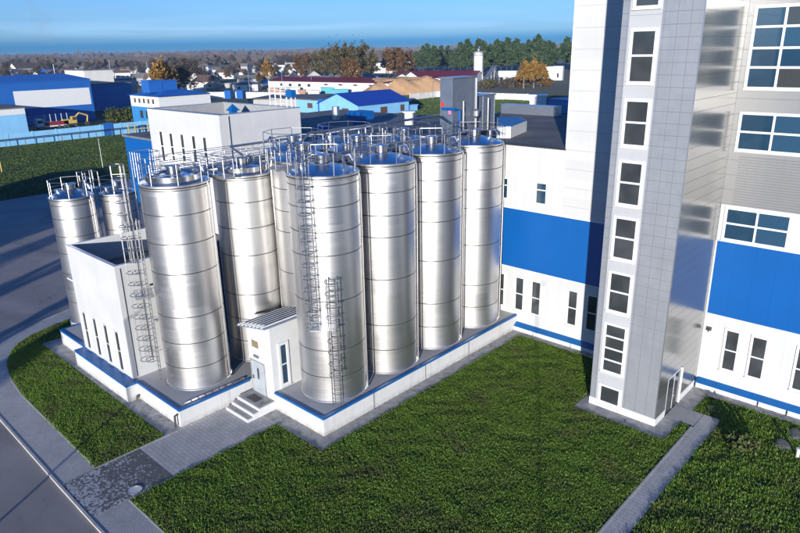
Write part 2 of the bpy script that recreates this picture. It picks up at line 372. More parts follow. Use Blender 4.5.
# grass: every blade modelled, one object per lawn
def inpoly(P, x, y):
    c = np.zeros(len(x), bool); n = len(P); j = n-1
    for i in range(n):
        xi, yi = P[i]; xj, yj = P[j]
        if yi != yj: c ^= ((yi > y) != (yj > y)) & (x < (xj-xi)*(y-yi)/(yj-yi)+xi)
        j = i
    return c
def grass(name, poly, excl, dens, label, hmin=.04, hmax=.10, clump=.5):
    xs = [p[0] for p in poly]; ys = [p[1] for p in poly]
    A = (max(xs)-min(xs))*(max(ys)-min(ys)); N = int(A*dens)
    x = RNG.uniform(min(xs), max(xs), N); y = RNG.uniform(min(ys), max(ys), N)
    ok = inpoly(poly, x, y)
    for a, b, c, d in excl: ok &= ~((x > a) & (x < c) & (y > b) & (y < d))
    # patchiness: a sum of waves thins and shortens the sward here and there
    w = np.sin(x*2.1+np.sin(y*1.3)*2)*np.sin(y*1.7+np.sin(x*.9)*2)+.6*np.sin(x*.7+y*.5+1)*np.sin(y*.6-x*.3)
    ok &= RNG.uniform(0, 1, N) < np.clip(.92+.22*w, .5, 1)
    x, y, w = x[ok], y[ok], w[ok]; n = len(x); k = 5
    H = RNG.uniform(hmin, hmax, n)*(1+.35*np.clip(w, -1, 1))
    V = np.zeros((n, k, 4, 3)); th = RNG.uniform(0, 2*PI, (n, k)); ln = RNG.uniform(.35, 1.15, (n, k))*H[:, None]; hh = H[:, None]*RNG.uniform(.55, 1.1, (n, k))
    bw = RNG.uniform(.010, .02, (n, k)); c, s = np.cos(th), np.sin(th)
    bx = x[:, None]+RNG.normal(0, .025, (n, k)); by = y[:, None]+RNG.normal(0, .025, (n, k))
    V[..., 0, 0] = bx-s*bw; V[..., 0, 1] = by+c*bw; V[..., 1, 0] = bx+s*bw; V[..., 1, 1] = by-c*bw
    tx, ty = bx+c*ln, by+s*ln
    V[..., 2, 0] = tx+s*bw*.7; V[..., 2, 1] = ty-c*bw*.7; V[..., 3, 0] = tx-s*bw*.7; V[..., 3, 1] = ty+c*bw*.7
    V[..., 0, 2] = V[..., 1, 2] = -.02; V[..., 2, 2] = V[..., 3, 2] = hh
    vv = V.reshape(-1, 3); q = n*k
    me = bpy.data.meshes.new(name); me.vertices.add(len(vv)); me.vertices.foreach_set('co', vv.ravel())
    me.loops.add(q*4); me.loops.foreach_set('vertex_index', np.arange(q*4)); me.polygons.add(q)
    me.polygons.foreach_set('loop_start', np.arange(q)*4); me.materials.append(M['grass']); me.update(calc_edges=True)
    o = bpy.data.objects.new(name, me); COL.objects.link(o); WL[o.name] = Vector()
    return tag(o, label, 'grass', kind='stuff')
EX = [(-27.4,-6.35,-7.3,10),(-4.95,-1.1,1.0,25),(-.1,19.8,11,25),(9.45,12.85,15.35,25),(14,15.4,16.2,17.3),(14.3,17.2,15.45,25),(15.3,19.7,50,25)]
grass('lawn_grass', left_lawn, EX, 300, 'short dense green grass on the curved lawn strip beside the left plinth')
grass('lawn_grass', [(-3.3,-10.5),(15.97,-10.5),(15.97,20.8),(-.5,20.8),(-3.3,0)], EX, 300, 'dense dark green grass of the big lawn between silos, stair tower and narrow path')
def tufts(name, label, x0, y0, x1, y1, dens, h, mat, z=-.06):
    n = int((x1-x0)*(y1-y0)*dens); x = RNG.uniform(x0, x1, n); y = RNG.uniform(y0, y1, n); th = RNG.uniform(0, PI, n); w = RNG.uniform(.1, .26, n); hh = h*RNG.uniform(.5, 1.3, n)*(1+.4*np.sin(x*.35+np.sin(y*.2)*2)*np.sin(y*.3))
    c, s = np.cos(th)*w, np.sin(th)*w; lx, ly = RNG.normal(0, .1, n), RNG.normal(0, .1, n); z0 = np.full(n, z)
    V = np.stack([np.stack([x-c, y-s, z0], 1), np.stack([x+c, y+s, z0], 1), np.stack([x+c*.6+lx, y+s*.6+ly, z+hh], 1), np.stack([x-c*.6+lx, y-s*.6+ly, z+hh], 1)], 1).reshape(-1, 3)
    me = bpy.data.meshes.new(name); me.vertices.add(len(V)); me.vertices.foreach_set('co', V.ravel()); me.loops.add(n*4); me.loops.foreach_set('vertex_index', np.arange(n*4)); me.polygons.add(n)
    me.polygons.foreach_set('loop_start', np.arange(n)*4); me.materials.append(mat); me.update(calc_edges=True)
    o = bpy.data.objects.new(name, me); COL.objects.link(o); WL[o.name] = Vector(); return tag(o, label, 'grass', kind='stuff')
tufts('field_grass', 'mown green grass of the open field in front of the light blue fence', -162.5, -25, -91.3, 110, 16, .09, M['field_blades'])
tufts('yard_grass', 'rough green grass around the light blue house and below the white fence', -200, 110, -60, 260, 4, .2, M['field_blades'], -.1)
grass('lawn_grass', [(17.12,-4),(33,-4),(33,20.8),(16.1,20.8),(16.1,17.3),(17.12,17.3)], EX, 170, 'uneven rougher grass with bare patches right of the narrow concrete path', .05, .17)

# ================================================================== WINDOWS
def window(root, O, u, n, w, h, cols=1, rows=2, fr=.09, glass='glass', name='window', sur=.10):
    """frame mesh (part) with its panes (sub-part); O = lower left corner on the wall, u along, n outwards"""
    f = MB(); g = MB()
    f.obox(O, u, n, -sur, 0, -sur, h+sur, .001, .07); f.obox(O, u, n, w, w+sur, -sur, h+sur, .001, .07)
    f.obox(O, u, n, 0, w, h, h+sur, .001, .07); f.obox(O, u, n, 0, w, -sur, 0, .001, .07)
    f.obox(O, u, n, -sur-.03, w+sur+.03, -sur-.035, -sur-.003, .001, .14)          # sill
    t = fr*.5
    f.obox(O, u, n, 0, t, 0, h, .001, .05); f.obox(O, u, n, w-t, w, 0, h, .001, .05)
    f.obox(O, u, n, t, w-t, h-t, h, .001, .05); f.obox(O, u, n, t, w-t, 0, t, .001, .05)
    for i in range(1, cols): f.obox(O, u, n, w*i/cols-t, w*i/cols+t, t, h-t, .001, .048)
    rs = rows if isinstance(rows, (list, tuple)) else [j/rows for j in range(1, rows)]
    for r in rs: f.obox(O, u, n, t, w-t, h*r-t, h*r+t, .001, .046)
    e = [0]+list(rs)+[1]
    for i in range(cols):
        for j in range(len(e)-1): g.obox(O, u, n, w*i/cols+t*.9, w*(i+1)/cols-t*.9, h*e[j]+t*.9, h*e[j+1]-t*.9, .002, .016)
    fo = f.build(name, M['frame'], root); g.build('pane', M[glass], fo); return fo
UX, UY, NY, NX = (1,0,0), (0,1,0), (0,-1,0), (1,0,0)
FY = 20.85

# ================================================================== MAIN BUILDING
fb = thing('factory_building', 'large white factory building with a royal blue band round its first floor', 'building', (12, FY, 0))
def part(name, mat, parent, *boxes):
    b = MB()
    for q in boxes: b.box(*q)
    return b.build(name, M[mat], parent)
part('wall', 'white', fb, (-16,FY,-.1,50,40,5.25), (-16,FY,10.,3.5,44,14.9), (14.33,FY,10.2,50,40,12.55))
part('blue_band', 'blue', fb, (-16,FY-.004,5.25,10.1,39.9,10.), (14.3,FY-.004,5.25,50,39.9,10.2))
part('tall_wall', 'white_wide', fb, (3.5,FY,10.,12,40,34))
part('ribbed_cladding', 'champagne', fb, (14.95,FY,12.55,50,40,15.62), (18.9,FY,15.62,50,40,18.35))
part('flat_cladding', 'champagne_flat', fb, (12,FY+.003,12.55,14.95,40,34), (14.95,FY,15.62,18.9,40,18.35), (14.95,FY,18.35,50,40,34))
part('corner_trim', 'frame', fb, (14.33,FY-.03,.62,14.42,FY-.001,10.2)); part('corner_trim', 'frame', fb, (3.46,FY-.02,15.02,3.56,FY-.001,34))
rf = part('roof', 'roofgrey', fb, (-15.8,FY+.25,14.9,3.5,43.8,14.96))
part('coping', 'dark', fb, (-16.05,FY-.05,14.9,3.5,FY+.25,15.0), (-16.05,FY+.25,14.9,-15.8,44,15.0), (-15.8,43.8,14.9,3.5,44.05,15.0))
for q in ((-1.9,FY-.06,10.02,10.1,FY-.005,10.12), (14.45,FY-.05,5.28,50,FY-.0045,5.33), (-1.9,FY-.05,5.20,10.1,FY-.0045,5.26)): part('gutter_line', 'frame', fb, q)
# blue sill flashing and the white footing below it
b = MB()
for a, c in ((.0,10.0),(14.4,50)):
    b.add([(a,FY-.001,.66),(c,FY-.001,.66),(c,FY-.42,.42),(a,FY-.42,.42),(a,FY-.001,.3),(c,FY-.001,.3),(c,FY-.42,.36),(a,FY-.42,.36)],
          [(0,3,2,1),(3,7,6,2),(4,5,6,7),(0,4,7,3),(1,2,6,5)])
b.build('flashing', M['trim'], fb)
b = MB(); x = .0
for a, c in ((.0,1.75),(1.85,5.05),(5.15,10.0),(14.45,18.2),(18.32,19.85),(19.97,23.4),(23.5,28),(28.1,50)): part('footing', 'white_paint', fb, (a,FY-.38,-.1,c,FY-.001,.34))
for x0, w in ((-1.95,.65),(-.2,.74),(1.3,.78),(4.5,.75),(6.08,.78),(7.9,.78),(15.76,.79),(17.32,.84),(19.85,.84),(21.5,.84),(24,.84),(25.6,.84),(28.2,.84),(29.8,.84)):
    window(fb, (x0,FY,1.72), UX, NY, w, 2.76)
for x0, w in ((-1.95,.66),(1.25,.87)): window(fb, (x0,FY,10.74), UX, NY, w, 1.58, rows=[.66], glass='glass_blue')
for x0 in (14.72, 20.2, 25.6): window(fb, (x0,FY,10.4), UX, NY, 3.5, 1.95, 2, [.52], .12, 'glass_blue')
for z0 in (15.95,):
    for x0 in (14.75, 20.2, 25.6): window(fb, (x0,FY,z0), UX, NY, 3.55, 2.1, 2, [.5], .12, 'glass_blue')
for z0 in (19.5, 24.9):
    for x0 in (14.75, 20.2, 25.6): window(fb, (x0,FY,z0), UX, NY, 4.6, 4.35, 3, [.26,.5,.76], .13, 'glass_blue')
# roof furniture (each a thing standing on the roof)
C0 = at(452.5, 137, 14.96); X0, Y0 = C0
def onx(px, py, X):
    d = ray(px, py); t = (X-CAM.x)/d[0]; return (CAM.y+t*d[1], CAM.z+t*d[2])
xl = ony(440, 110, Y0)[0]; yr = onx(475.2, 110, X0)[0]; zt = ony(451, 79, Y0)[1]
y2 = onx(494.5, 110, X0-.5)[0]; z2 = hz(480, 96, X0-.5, (yr+y2)/2)
t = thing('ventilation_box', 'tall grey metal ventilation housing with red and pink warning marks on its face', 'ventilation housing', ((X0+xl)/2, (Y0+yr)/2, 14.96))
part('casing', 'grey_metal', t, (xl,Y0,14.96,X0,yr,zt)); part('lid', 'galv', t, (xl-.1,Y0-.1,zt,X0+.1,yr+.1,zt+.12))
part('corner_strip', 'galv', t, (X0-.06,Y0-.03,15,X0+.03,Y0+.06,zt-.01)); part('corner_strip', 'galv', t, (X0-.06,yr-.06,15,X0+.03,yr+.03,zt-.01))
M['red'] = plain('red_paint', (.55,.04,.03), .5); M['pink'] = plain('pink_paint', (.75,.2,.35), .5)
w_ = X0-xl
b = MB(); b.obox((xl,Y0,14.96), UX, NY, w_*.08, w_*.32, (zt-15)*.52, (zt-15)*.60, .002, .02); b.build('red_sign', M['red'], t)
b = MB(); b.obox((xl,Y0,14.96), UX, NY, w_*.68, w_*.86, (zt-15)*.40, (zt-15)*.47, .002, .02); b.build('pink_sign', M['pink'], t)
b = MB(); b.tube([(xl+w_*.2,Y0-.06,zt-2.4),(X0+.25,Y0-.06,zt-2.4),(X0+.25,Y0+.6,zt-2.5),(X0+.25,Y0+.6,15)], .12, 8); b.build('elbow_pipe', M['blue'], t)
t = thing('ventilation_box', 'lower grey metal ventilation housing behind the tall one', 'ventilation housing', (X0-1.2,(yr+y2)/2,14.96))
part('casing', 'grey_metal', t, (X0-2.8,yr+.15,14.96,X0-.5,y2,z2)); part('lid', 'galv', t, (X0-2.9,yr+.05,z2,X0-.4,y2+.1,z2+.1))
part('corner_strip', 'galv', t, (X0-.54,y2-.05,15,X0-.47,y2+.02,z2-.01)); part('corner_strip', 'galv', t, (X0-.54,(yr+y2)/2,15,X0-.47,(yr+y2)/2+.07,z2-.01))
for k, (px, yb, yt, lb) in enumerate(((463.5,133,101,'steel vent pipe in front of the tall grey housing, shortest'), (476,131,78,'steel vent pipe with a bulb at the gap between the grey housings'), (488,128,98,'steel vent pipe in front of the lower grey housing'))):
    y = onx(px, 120, X0+.35)[0]; zz = hz(px, yt, X0+.35, y); b = MB(); b.tube([(X0+.35,y,14.9),(X0+.35,y,zz)], .09, 8)
    if k == 1: b.lathe([(.09,zz-3.3),(.28,zz-3.1),(.28,zz-2.7),(.09,zz-2.5)], 12, (X0+.35,y))
    tag(b.build('vent_pipe', M['galv'], loc=(X0+.35,y,14.9)), lb, 'pipe', 'vent pipes on the factory roof')
sk = [at(497,126.5,15.9), at(511,126.5,15.9), at(527,120.5,15.9), at(520,116.5,15.9), at(497,117,15.9)]
area = sum(sk[i][0]*sk[(i+1)%5][1]-sk[(i+1)%5][0]*sk[i][1] for i in range(5))
if area < 0: sk = sk[::-1]
t = thing('roof_hatch', 'flat white roof box with a blue top on the dark factory roof', 'roof box', (*sk[0], 14.96))
b = MB(); b.prism(sk, 14.9, 15.86); b.build('box', M['white_paint'], t)
cx, cy = sum(p[0] for p in sk)/5, sum(p[1] for p in sk)/5
b = MB(); b.prism([(cx+(p[0]-cx)*.93, cy+(p[1]-cy)*.93) for p in sk], 15.862, 15.9); b.build('top', M['trim'], t)
xa, xb = ony(500,112,41.)[0], ony(555.5,112,41.)[0]
t = thing('roof_upstand', 'long low grey upstand across the back of the factory roof', 'roof upstand', (xa,41,14.96)); part('casing', 'galv', t, (xa,41,14.9,xb,42.2,15.95))

# ================================================================== STAIR TOWER
st = thing('stair_tower', 'tall silver grey stair tower with a column of windows up its front', 'tower', (12.2,17.4,0))
TX0, TX1, TY0 = 10.06, 14.3, 13.95
part('front_cladding', 'tower', st, (TX0,TY0,.5,10.46,FY-.01,34), (12.22,TY0,.5,TX1-.02,FY-.012,34))
part('side_cladding', 'tower_side', st, (TX1-.02,TY0+.01,.5,TX1+.02,15.45,34), (TX1-.02,15.45,2.62,TX1+.02,17.75,34), (TX1-.02,17.75,.5,TX1+.02,FY-.04,34))
part('window_strip', 'strip', st, (10.46,TY0+.012,.5,12.22,FY-.015,34))
part('base', 'white_paint', st, (TX0-.03,TY0-.03,-.1,TX1+.05,15.4,.5), (TX0-.02,15.4,-.1,TX1-.05,17.8,.5), (TX0-.03,17.8,-.1,TX1+.05,FY-.4,.5))
part('edge_trim', 'galv', st, (TX1-.03,TY0-.006,.51,TX1+.03,TY0+.008,34))
for z0, h, rows in ((.36,1.22,[]),(2.64,3.16,[.25,.5,.75]),(6.72,2.42,[.52]),(10.07,2.44,[.52]),(13.33,2.42,[.52]),(16.68,2.42,[.52]),(20.06,2.64,[.52]),(23.85,2.5,[.52]),(27.3,2.5,[.52])):
    window(st, (10.72,TY0+.012,z0), UX, NY, 1.28, h, 1, rows, .11, sur=.11)
d = MB(); O = (TX1-.05,15.5,.05)
d.obox(O, UY, NX, 0,.08, 0,2.5, 0,.06); d.obox(O, UY, NX, 2.12,2.22, 0,2.5, 0,.16); d.obox(O, UY, NX, .08,2.12, 2.4,2.46, 0,.05); d.obox(O, UY, NX, 1.08,1.12, 0,2.4, .02,.06)
do = d.build('door', M['frame'], st); g = MB(); g.obox(O, UY, NX, .08,1.06, .0,2.4, .03,.05); g.obox(O, UY, NX, 1.14,2.12, .0,2.4, .03,.05); g.build('door_glass', M['glass'], do)
h = MB(); h.tube([(TX1+.06,16.52,1.),(TX1+.1,16.52,1.),(TX1+.1,16.52,1.35),(TX1+.06,16.52,1.35)], .02, 6); h.build('handle', M['rail'], do)

# ================================================================== PLINTH
PZ = 1.25
pl = thing('silo_plinth', 'white rendered concrete plinth with a blue edge carrying the silos', 'plinth', (-5,0,0))
part('wall', 'plinth', pl, (-25.95,-5.2,-.1,-7.45,20.8,PZ-.012), (-7.45,2.6,-.1,0,20.82,PZ-.012), (-4.72,0,-.1,-.001,2.6,PZ-.012), (-21.15,-5.97,-.1,-12.9,-5.2,PZ-.012))
part('deck', 'deck', pl, (-25.8,-5.05,PZ-.011,-21.1,20.6,PZ), (-21.1,-5.05,PZ-.011,-7.6,20.6,PZ), (-7.6,2.6,PZ-.011,-.16,20.7,PZ), (-4.7,.16,PZ-.011,-.16,2.6,PZ))
b = MB(); w = .16; z0, z1 = PZ-.11, PZ+.035
b.box(-25.98,-5.23,z0,-21.18,-5.05,z1); b.box(-21.18,-6.0,z0,-12.87,-5.205,z1); b.box(-12.87,-5.23,z0,-7.42,-5.05,z1)
b.box(-7.6,-5.05,z0,-7.42,-.02,z1); b.box(-25.98,-5.05,z0,-25.8,20.6,z1)
b.box(-4.75,-.03,z0,.03,.15,z1); b.box(-.15,.15,z0,.03,20.8,z1)
b.build('blue_edge', M['trim'], pl)
b = MB()
for y in (4.2,9.3,14.3): part('drain_strip', 'galv', pl, (.001,y,-.05,.035,y+.05,z0-.01))
# small things on and by the plinth
for k, (x, y, lb) in enumerate(((-12.75,-5.28,'dark drain spout low on the plinth wall by the blue step'), (-7.62,-5.32,'dark drain spout at the plinth corner by the path'))):
    b = MB(); b.tube([(x,y+.08,.35 if k == 0 else .9),(x,y-.12,.33 if k == 0 else .88),(x,y-.16,.12 if k == 0 else .1)], .07, 8)
    tag(b.build('drain_spout', M['seam'], loc=(x,y,0)), lb, 'drain', 'drain spouts on the plinth')
b = MB()
for k in range(9):
    y = -4.6+k*.5; b.box(-7.9,y,PZ+.002,-7.72,y+.42,PZ+.06)
tag(b.build('pipe_bundle', M['galv'], loc=(-7.8,-4.6,PZ)), 'row of grey cable trays lying along the blue plinth edge beside the front left silo', 'cable tray')
# ================================================================== SILOS
def guardrail(mb, R, z0, n=8, h=1.25, gap=(), r=.028):
    pts = [(R*math.cos(2*PI*(k+.5)/n), R*math.sin(2*PI*(k+.5)/n)) for k in range(n)]
    for k, (x, y) in enumerate(pts):
        mb.tube([(x,y,z0),(x,y,z0+h)], r, 5)
        if k in gap: continue
        x2, y2 = pts[(k+1)%n]
        for hh in (h, h*.52): mb.tube([(x,y,z0+hh),(x2,y2,z0+hh)], r*.8, 5)
def make_silo(R, H, seams, label, name='steel_silo', group='stainless steel storage silos', rail_n=8):
    t = thing(name, label, 'silo', (0,0,0), group)
    prof = [(R+.05,0.),(R+.05,.06),(R,.10)]; mi = [0,0]
    for z in sorted(seams):
        prof += [(R,z-.028),(R-.02,z-.02),(R-.02,z+.02),(R,z+.028)]; mi += [0,1,1,1]
    prof += [(R,H-.30),(R+.035,H-.26),(R+.035,H-.20),(R-.02,H-.19),(R-.02,H-.14),(R+.05,H-.12),(R+.055,H-.02),(R+.01,H)]; mi += [0,0,0,1,1,1,0,0]
    b = MB(); b.lathe(prof, 72, mis=mi)
    b.build('shell', [M['steel'], M['seam']], t, smooth=True)
    b = MB(); b.lathe([(R+.01,H-.002),(R-.08,H-.02),(R-.1,H+.02),(.5,H+.46),(.48,H+.46)], 48); b.build('cone_roof', M['steel_roof'], t, smooth=True)
    b = MB(); b.lathe([(.48,H+.30),(.46,H+.36),(.40,H+.38),(.40,H+.80),(.47,H+.82),(.47,H+.90),(.3,H+.93),(.001,H+.95)], 20); b.build('filler_neck', M['steel_roof'], t, smooth=True)
    b = MB(); a = 1.1; r = R*.62; b.tube([(r*math.cos(a),r*math.sin(a),H+.1),(r*math.cos(a),r*math.sin(a),H+.75)], .11, 8); b.tube([(r*math.cos(a),r*math.sin(a),H+.72),(r*math.cos(a)+.3,r*math.sin(a)+.2,H+.8),(r*math.cos(a)+.45,r*math.sin(a)+.3,H+.45)], .1, 8)
    b.build('vent_pipe', M['steel_roof'], t, smooth=True); b = MB()
    b.lathe([(.30,H+.1),(.30,H+.42),(.34,H+.43),(.34,H+.47),(.001,H+.5)], 16, (R*.58*math.cos(3.9),R*.58*math.sin(3.9)))
    b.build('hatch', M['steel_roof'], t, smooth=True)
    b = MB(); guardrail(b, R-.04, H-.02, rail_n); b.build('guardrail', M['rail'], t)
    # two vertical drain pipes hugging the shell on the side away from the lawn
    b = MB()
    for a in (R_(35), R_(128)):
        b = MB(); x, y = (R+.11)*math.cos(a), (R+.11)*math.sin(a); b.tube([(x,y,.05),(x,y,H-.4),(x*.96,y*.96,H-.05)], .055, 8); b.build('downpipe', M['steel'], t, smooth=True)
    return t
def ladder(parent, x, y, ang, z0, z1, zc=None, w=.5, r=.028, out=1., step=.33):
    """ladder standing at (x,y), its back to a wall facing along ang; safety cage from zc up"""
    d = Vector((math.cos(ang), math.sin(ang), 0)); s = Vector((-d.y, d.x, 0)); p = Vector((x,y,0)); b = MB()
    for k in (-1, 1): b.tube([p+s*k*w/2+Vector((0,0,z0)), p+s*k*w/2+Vector((0,0,z1))], r, 6)
    z = z0+.2
    while z < z1: b.tube([p-s*w/2+Vector((0,0,z)), p+s*w/2+Vector((0,0,z))], r*.7, 5); z += step
    z = z0+.6
    while z < z1:
        for k in (-1, 1): b.tube([p+s*k*w/2+Vector((0,0,z)), p+s*k*w/2-d*.30+Vector((0,0,z))], r*.7, 5)
        z += 2.1
    lo = b.build('ladder', M['ladder'], parent)
    if zc is not None:
        c = MB(); rad = .38; arc = [p+d*(.02+rad*.95+rad*math.cos(a)) + s*rad*math.sin(a) for a in [R_(t) for t in range(-150, 151, 30)]]
        arc = [p+s*-w/2]+arc+[p+s*w/2]; z = zc
        zs = []
        while z <= z1: zs.append(z); z += .74
        for z in zs: c.tube([q+Vector((0,0,z)) for q in arc], r*.95, 5)
        for i in (2, 5, 7, 10): c.tube([arc[i]+Vector((0,0,zc)), arc[i]+Vector((0,0,z1))], r*.7, 5)
        c.build('ladder_cage', M['ladder'], lo)
    return lo
S1 = [14.85,13.63,12.18,10.78,7.96,4.78,2.99]; S1 = [z-PZ for z in S1]
S2 = [14.35,12.86,11.09,9.18,6.34,4.55,2.86]; S2 = [z-PZ for z in S2]
big = make_silo(2.1, 15.4-PZ, S1, 'front row steel silo with a caged ladder down its face beside the small white hut')
big.location = (-2.45,3.10,PZ)
L4 = {}
plain_silo = copy_tree(big)     # before the ladder is added
plain_silo.location = (-2.45,8.05,PZ); plain_silo['label'] = 'second steel silo of the front row, behind the one with the ladder'; plain_silo.rotation_euler.z = .05
for (x, y, rz, lb) in ((-2.45,13.0,-.06,'third steel silo of the front row, between second and last'), (-2.45,17.95,.04,'last steel silo of the front row, touching the factory wall'),
                       (-7.2,5.55,2.1,'back row steel silo standing behind the front silo with the ladder'), (-7.2,10.5,.9,'back row steel silo, middle one of the three behind the front row'),
                       (-7.2,15.45,1.6,'back row steel silo nearest to the factory wall'), (-10.9,7.7,2.9,'back row steel silo behind the weathered silo over the white hut'), (-11.0,12.8,.3,'rear steel silo farthest back behind both rows')):
    copy_tree(plain_silo, (x,y,PZ), rz, label=lb)
# ladders on the front silo
WL[big.name] = Vector(big.location)
def on_silo(c, R, deg): a = R_(deg); return c[0]+R*math.cos(a), c[1]+R*math.sin(a), a
x, y, a = on_silo((-2.45,3.1), 2.1+.42, -63); ladder(big, x, y, a, 6.6, 16.6, 6.8, w=.5)
x2, y2, a2 = on_silo((-2.45,3.1), 2.1+.45, -38); ladder(big, x2, y2, a2, PZ+.05, 9.6, 3.6, w=.5)
b = MB(); xm, ym, am = on_silo((-2.45,3.1), 2.1+.55, -49); d = Vector((math.cos(am), math.sin(am), 0)); s = Vector((-d.y, d.x, 0)); p = Vector((xm,ym,0))
c = [p-s*.75-d*.5, p+s*.75-d*.5, p+s*.75+d*.55, p-s*.75+d*.55]; b.prism([(q.x,q.y) for q in c][::-1] if False else [(q.x,q.y) for q in (c[0],c[3],c[2],c[1])], 6.55, 6.62)
lp = b.build('ladder_platform', M['galv'], big)
b = MB()
for q in c[2:]+[c[1]]: b.tube([(q.x,q.y,6.6),(q.x,q.y,7.7)], .025, 5)
for hh in (7.15,7.7): b.tube([(q.x,q.y,hh) for q in (c[1],c[2],c[3])], .02, 5)
b.build('platform_rail', M['rail'], lp)

med = make_silo(2.07, 14.65-PZ, S2, 'large steel silo at the near left plinth corner with a tall caged ladder')
b = MB(); b.lathe([(1.66,14.65-PZ+.02),(1.66,14.65-PZ+.42),(1.58,14.65-PZ+.42),(1.58,14.65-PZ+.1)], 48); b.build('roof_ring', M['steel_roof'], med, smooth=True)
med2 = copy_tree(med, (-10.75,3.2,PZ), 1.2, (.975,.975,.985), 'weathered steel silo rising behind the small white hut')
med.location = (-10.5,-1.93,PZ); WL[med.name] = Vector(med.location)
bx, by = at(166,386,PZ)
ang = math.atan2(by+1.93, bx+10.5)
rr = 2.07+.45
x, y, a = -10.5+rr*math.cos(ang), -1.93+rr*math.sin(ang), ang
ladder(med, x+.0, y, a, PZ+.05, 12.6, 3.4)
x, y = -10.5+(rr+.25)*math.cos(ang-.16), -1.93+(rr+.25)*math.sin(ang-.16)
ladder(med, x, y, ang-.16, 3.2, 15.9, 3.3)
b = MB(); xm, ym = -10.5+(rr+.15)*math.cos(ang-.2), -1.93+(rr+.15)*math.sin(ang-.2); d = Vector((math.cos(ang-.2), math.sin(ang-.2), 0)); s = Vector((-d.y, d.x, 0)); p = Vector((xm,ym,0))
c = [p-s*.85-d*.5, p-s*.85+d*.6, p+s*.85+d*.6, p+s*.85-d*.5]; zpl = hz(146,292.5,xm,ym); b.prism([(q.x,q.y) for q in c], zpl-.12, zpl); lp = b.build('ladder_platform', M['galv'], med)
# head frame where the ladder arrives
b = MB(); hx = [(-13.9,-2.9),(-12.6,-2.9),(-12.6,-1.6),(-13.9,-1.6)]
b.prism(hx, 14.55, 14.62)
for i, (px, py) in enumerate(hx):
    b.tube([(px,py,13.2),(px,py,16.2)], .03, 6); q = hx[(i+1)%4]
    for hh in (15.1,15.65,16.2): b.tube([(px,py,hh),(*q,hh)], .022, 5)
for k in range(1, 4):
    b.tube([(-13.9+k*.33,-2.9,14.6),(-13.9+k*.33,-2.9,16.2)], .02, 5); b.tube([(-13.9+k*.33,-1.6,14.6),(-13.9+k*.33,-1.6,16.2)], .02, 5)
b.build('ladder_head', M['rail'], med)

S0 = [1.8,4.2,5.9,7.3,8.7,9.75]
sm = make_silo(1.6, 11.57-PZ, S0, 'small steel silo at the far left corner of the plinth by the asphalt yard', rail_n=7)
sm2 = copy_tree(sm, (-26.5,1.35,PZ), .7, (.86,.86,.975), 'small steel silo next to the far left one, half hidden by the caged ladder')
sm.location = (-26.8,-2.2,PZ)
# the plinth's far corner carries them: an extra round footing each
for (x, y, r, lb) in ((-26.8,-2.2,1.75,'round concrete footing under the far left silo'), (-26.5,1.35,1.5,'round concrete footing under the small silo behind the far left one')):
    b = MB(); b.cyl(x, y, -.15, PZ, r, 40); tag(b.build('silo_footing', M['plinth'], loc=(x,y,0)), lb, 'footing', 'round footings of the small silos')
t = thing('ladder_tower', 'small steel ladder frame standing between the two small left silos', 'ladder', (-28.6,.0,-.1))
b = MB()
for px, py in ((-28.3,-.3),(-28.9,-.3),(-28.9,.3),(-28.3,.3)): b.tube([(px,py,-.1),(px,py,12.9)], .035, 6)
for z in [2+.5*k for k in range(22)]: b.tube([(-28.3,-.3,z),(-28.3,.3,z)], .018, 5); b.tube([(-28.9,-.3,z),(-28.3,-.3,z)], .012, 5)
b.build('frame', M['rail'], t); part('landing', 'galv', t, (-29.2,-.6,11.5,-28.0,.6,11.56))
b = MB(); q = [(-29.2,-.6),(-28.0,-.6),(-28.0,.6),(-29.2,.6)]
for i in range(4):
    b.tube([(*q[i],11.5),(*q[i],12.9)], .022, 5)
    for hh in (12.2,12.9): b.tube([(*q[i],hh),(*q[(i+1)%4],hh)], .02, 5)
b.build('guardrail', M['rail'], t)

# catwalks
def catwalk(name, label, x0, y0, x1, y1, z, posts, sides=(1,1)):
    t = thing(name, label, 'catwalk', ((x0+x1)/2,(y0+y1)/2,z), 'catwalks between the silo tops')
    b = MB(); b.box(x0,y0,z-.06,x1,y1,z)
    alongy = (y1-y0) > (x1-x0)
    if alongy: b.box(x0-.03,y0,z-.14,x0,y1,z+.08); b.box(x1,y0,z-.14,x1+.03,y1,z+.08)
    else: b.box(x0,y0-.03,z-.14,x1,y0,z+.08); b.box(x0,y1,z-.14,x1,y1+.03,z+.08)
    b.build('deck', M['galv'], t); r = MB()
    for si, on in enumerate(sides):
        if not on: continue
        P = [((x0 if si == 0 else x1), y0+(y1-y0)*k/posts) if alongy else (x0+(x1-x0)*k/posts, (y0 if si == 0 else y1)) for k in range(posts+1)]
        for q in P: r.tube([(*q,z),(*q,z+1.12)], .024, 5)
        for hh in (.35,.72,1.12): r.tube([(*P[0],z+hh),(*P[-1],z+hh)], .02, 5)
    r.build('railing', M['rail'], t); return t
catwalk('catwalk', 'long steel catwalk running between the front and back silo rows', -5.05,1.2,-4.35,19.6,15.5, 12)
catwalk('catwalk', 'steel catwalk behind the weathered silo leading away past the white parapet building', -14.2,-1.5,-13.4,14.5,14.55, 10)
catwalk('catwalk', 'short steel catwalk across the back row tops near the factory', -8.8,12.9,-5.1,13.6,15.55, 5)
catwalk('catwalk', 'short steel bridge from the left silo top to the catwalk behind it', -13.38,.4,-8.6,1.1,14.62, 4)
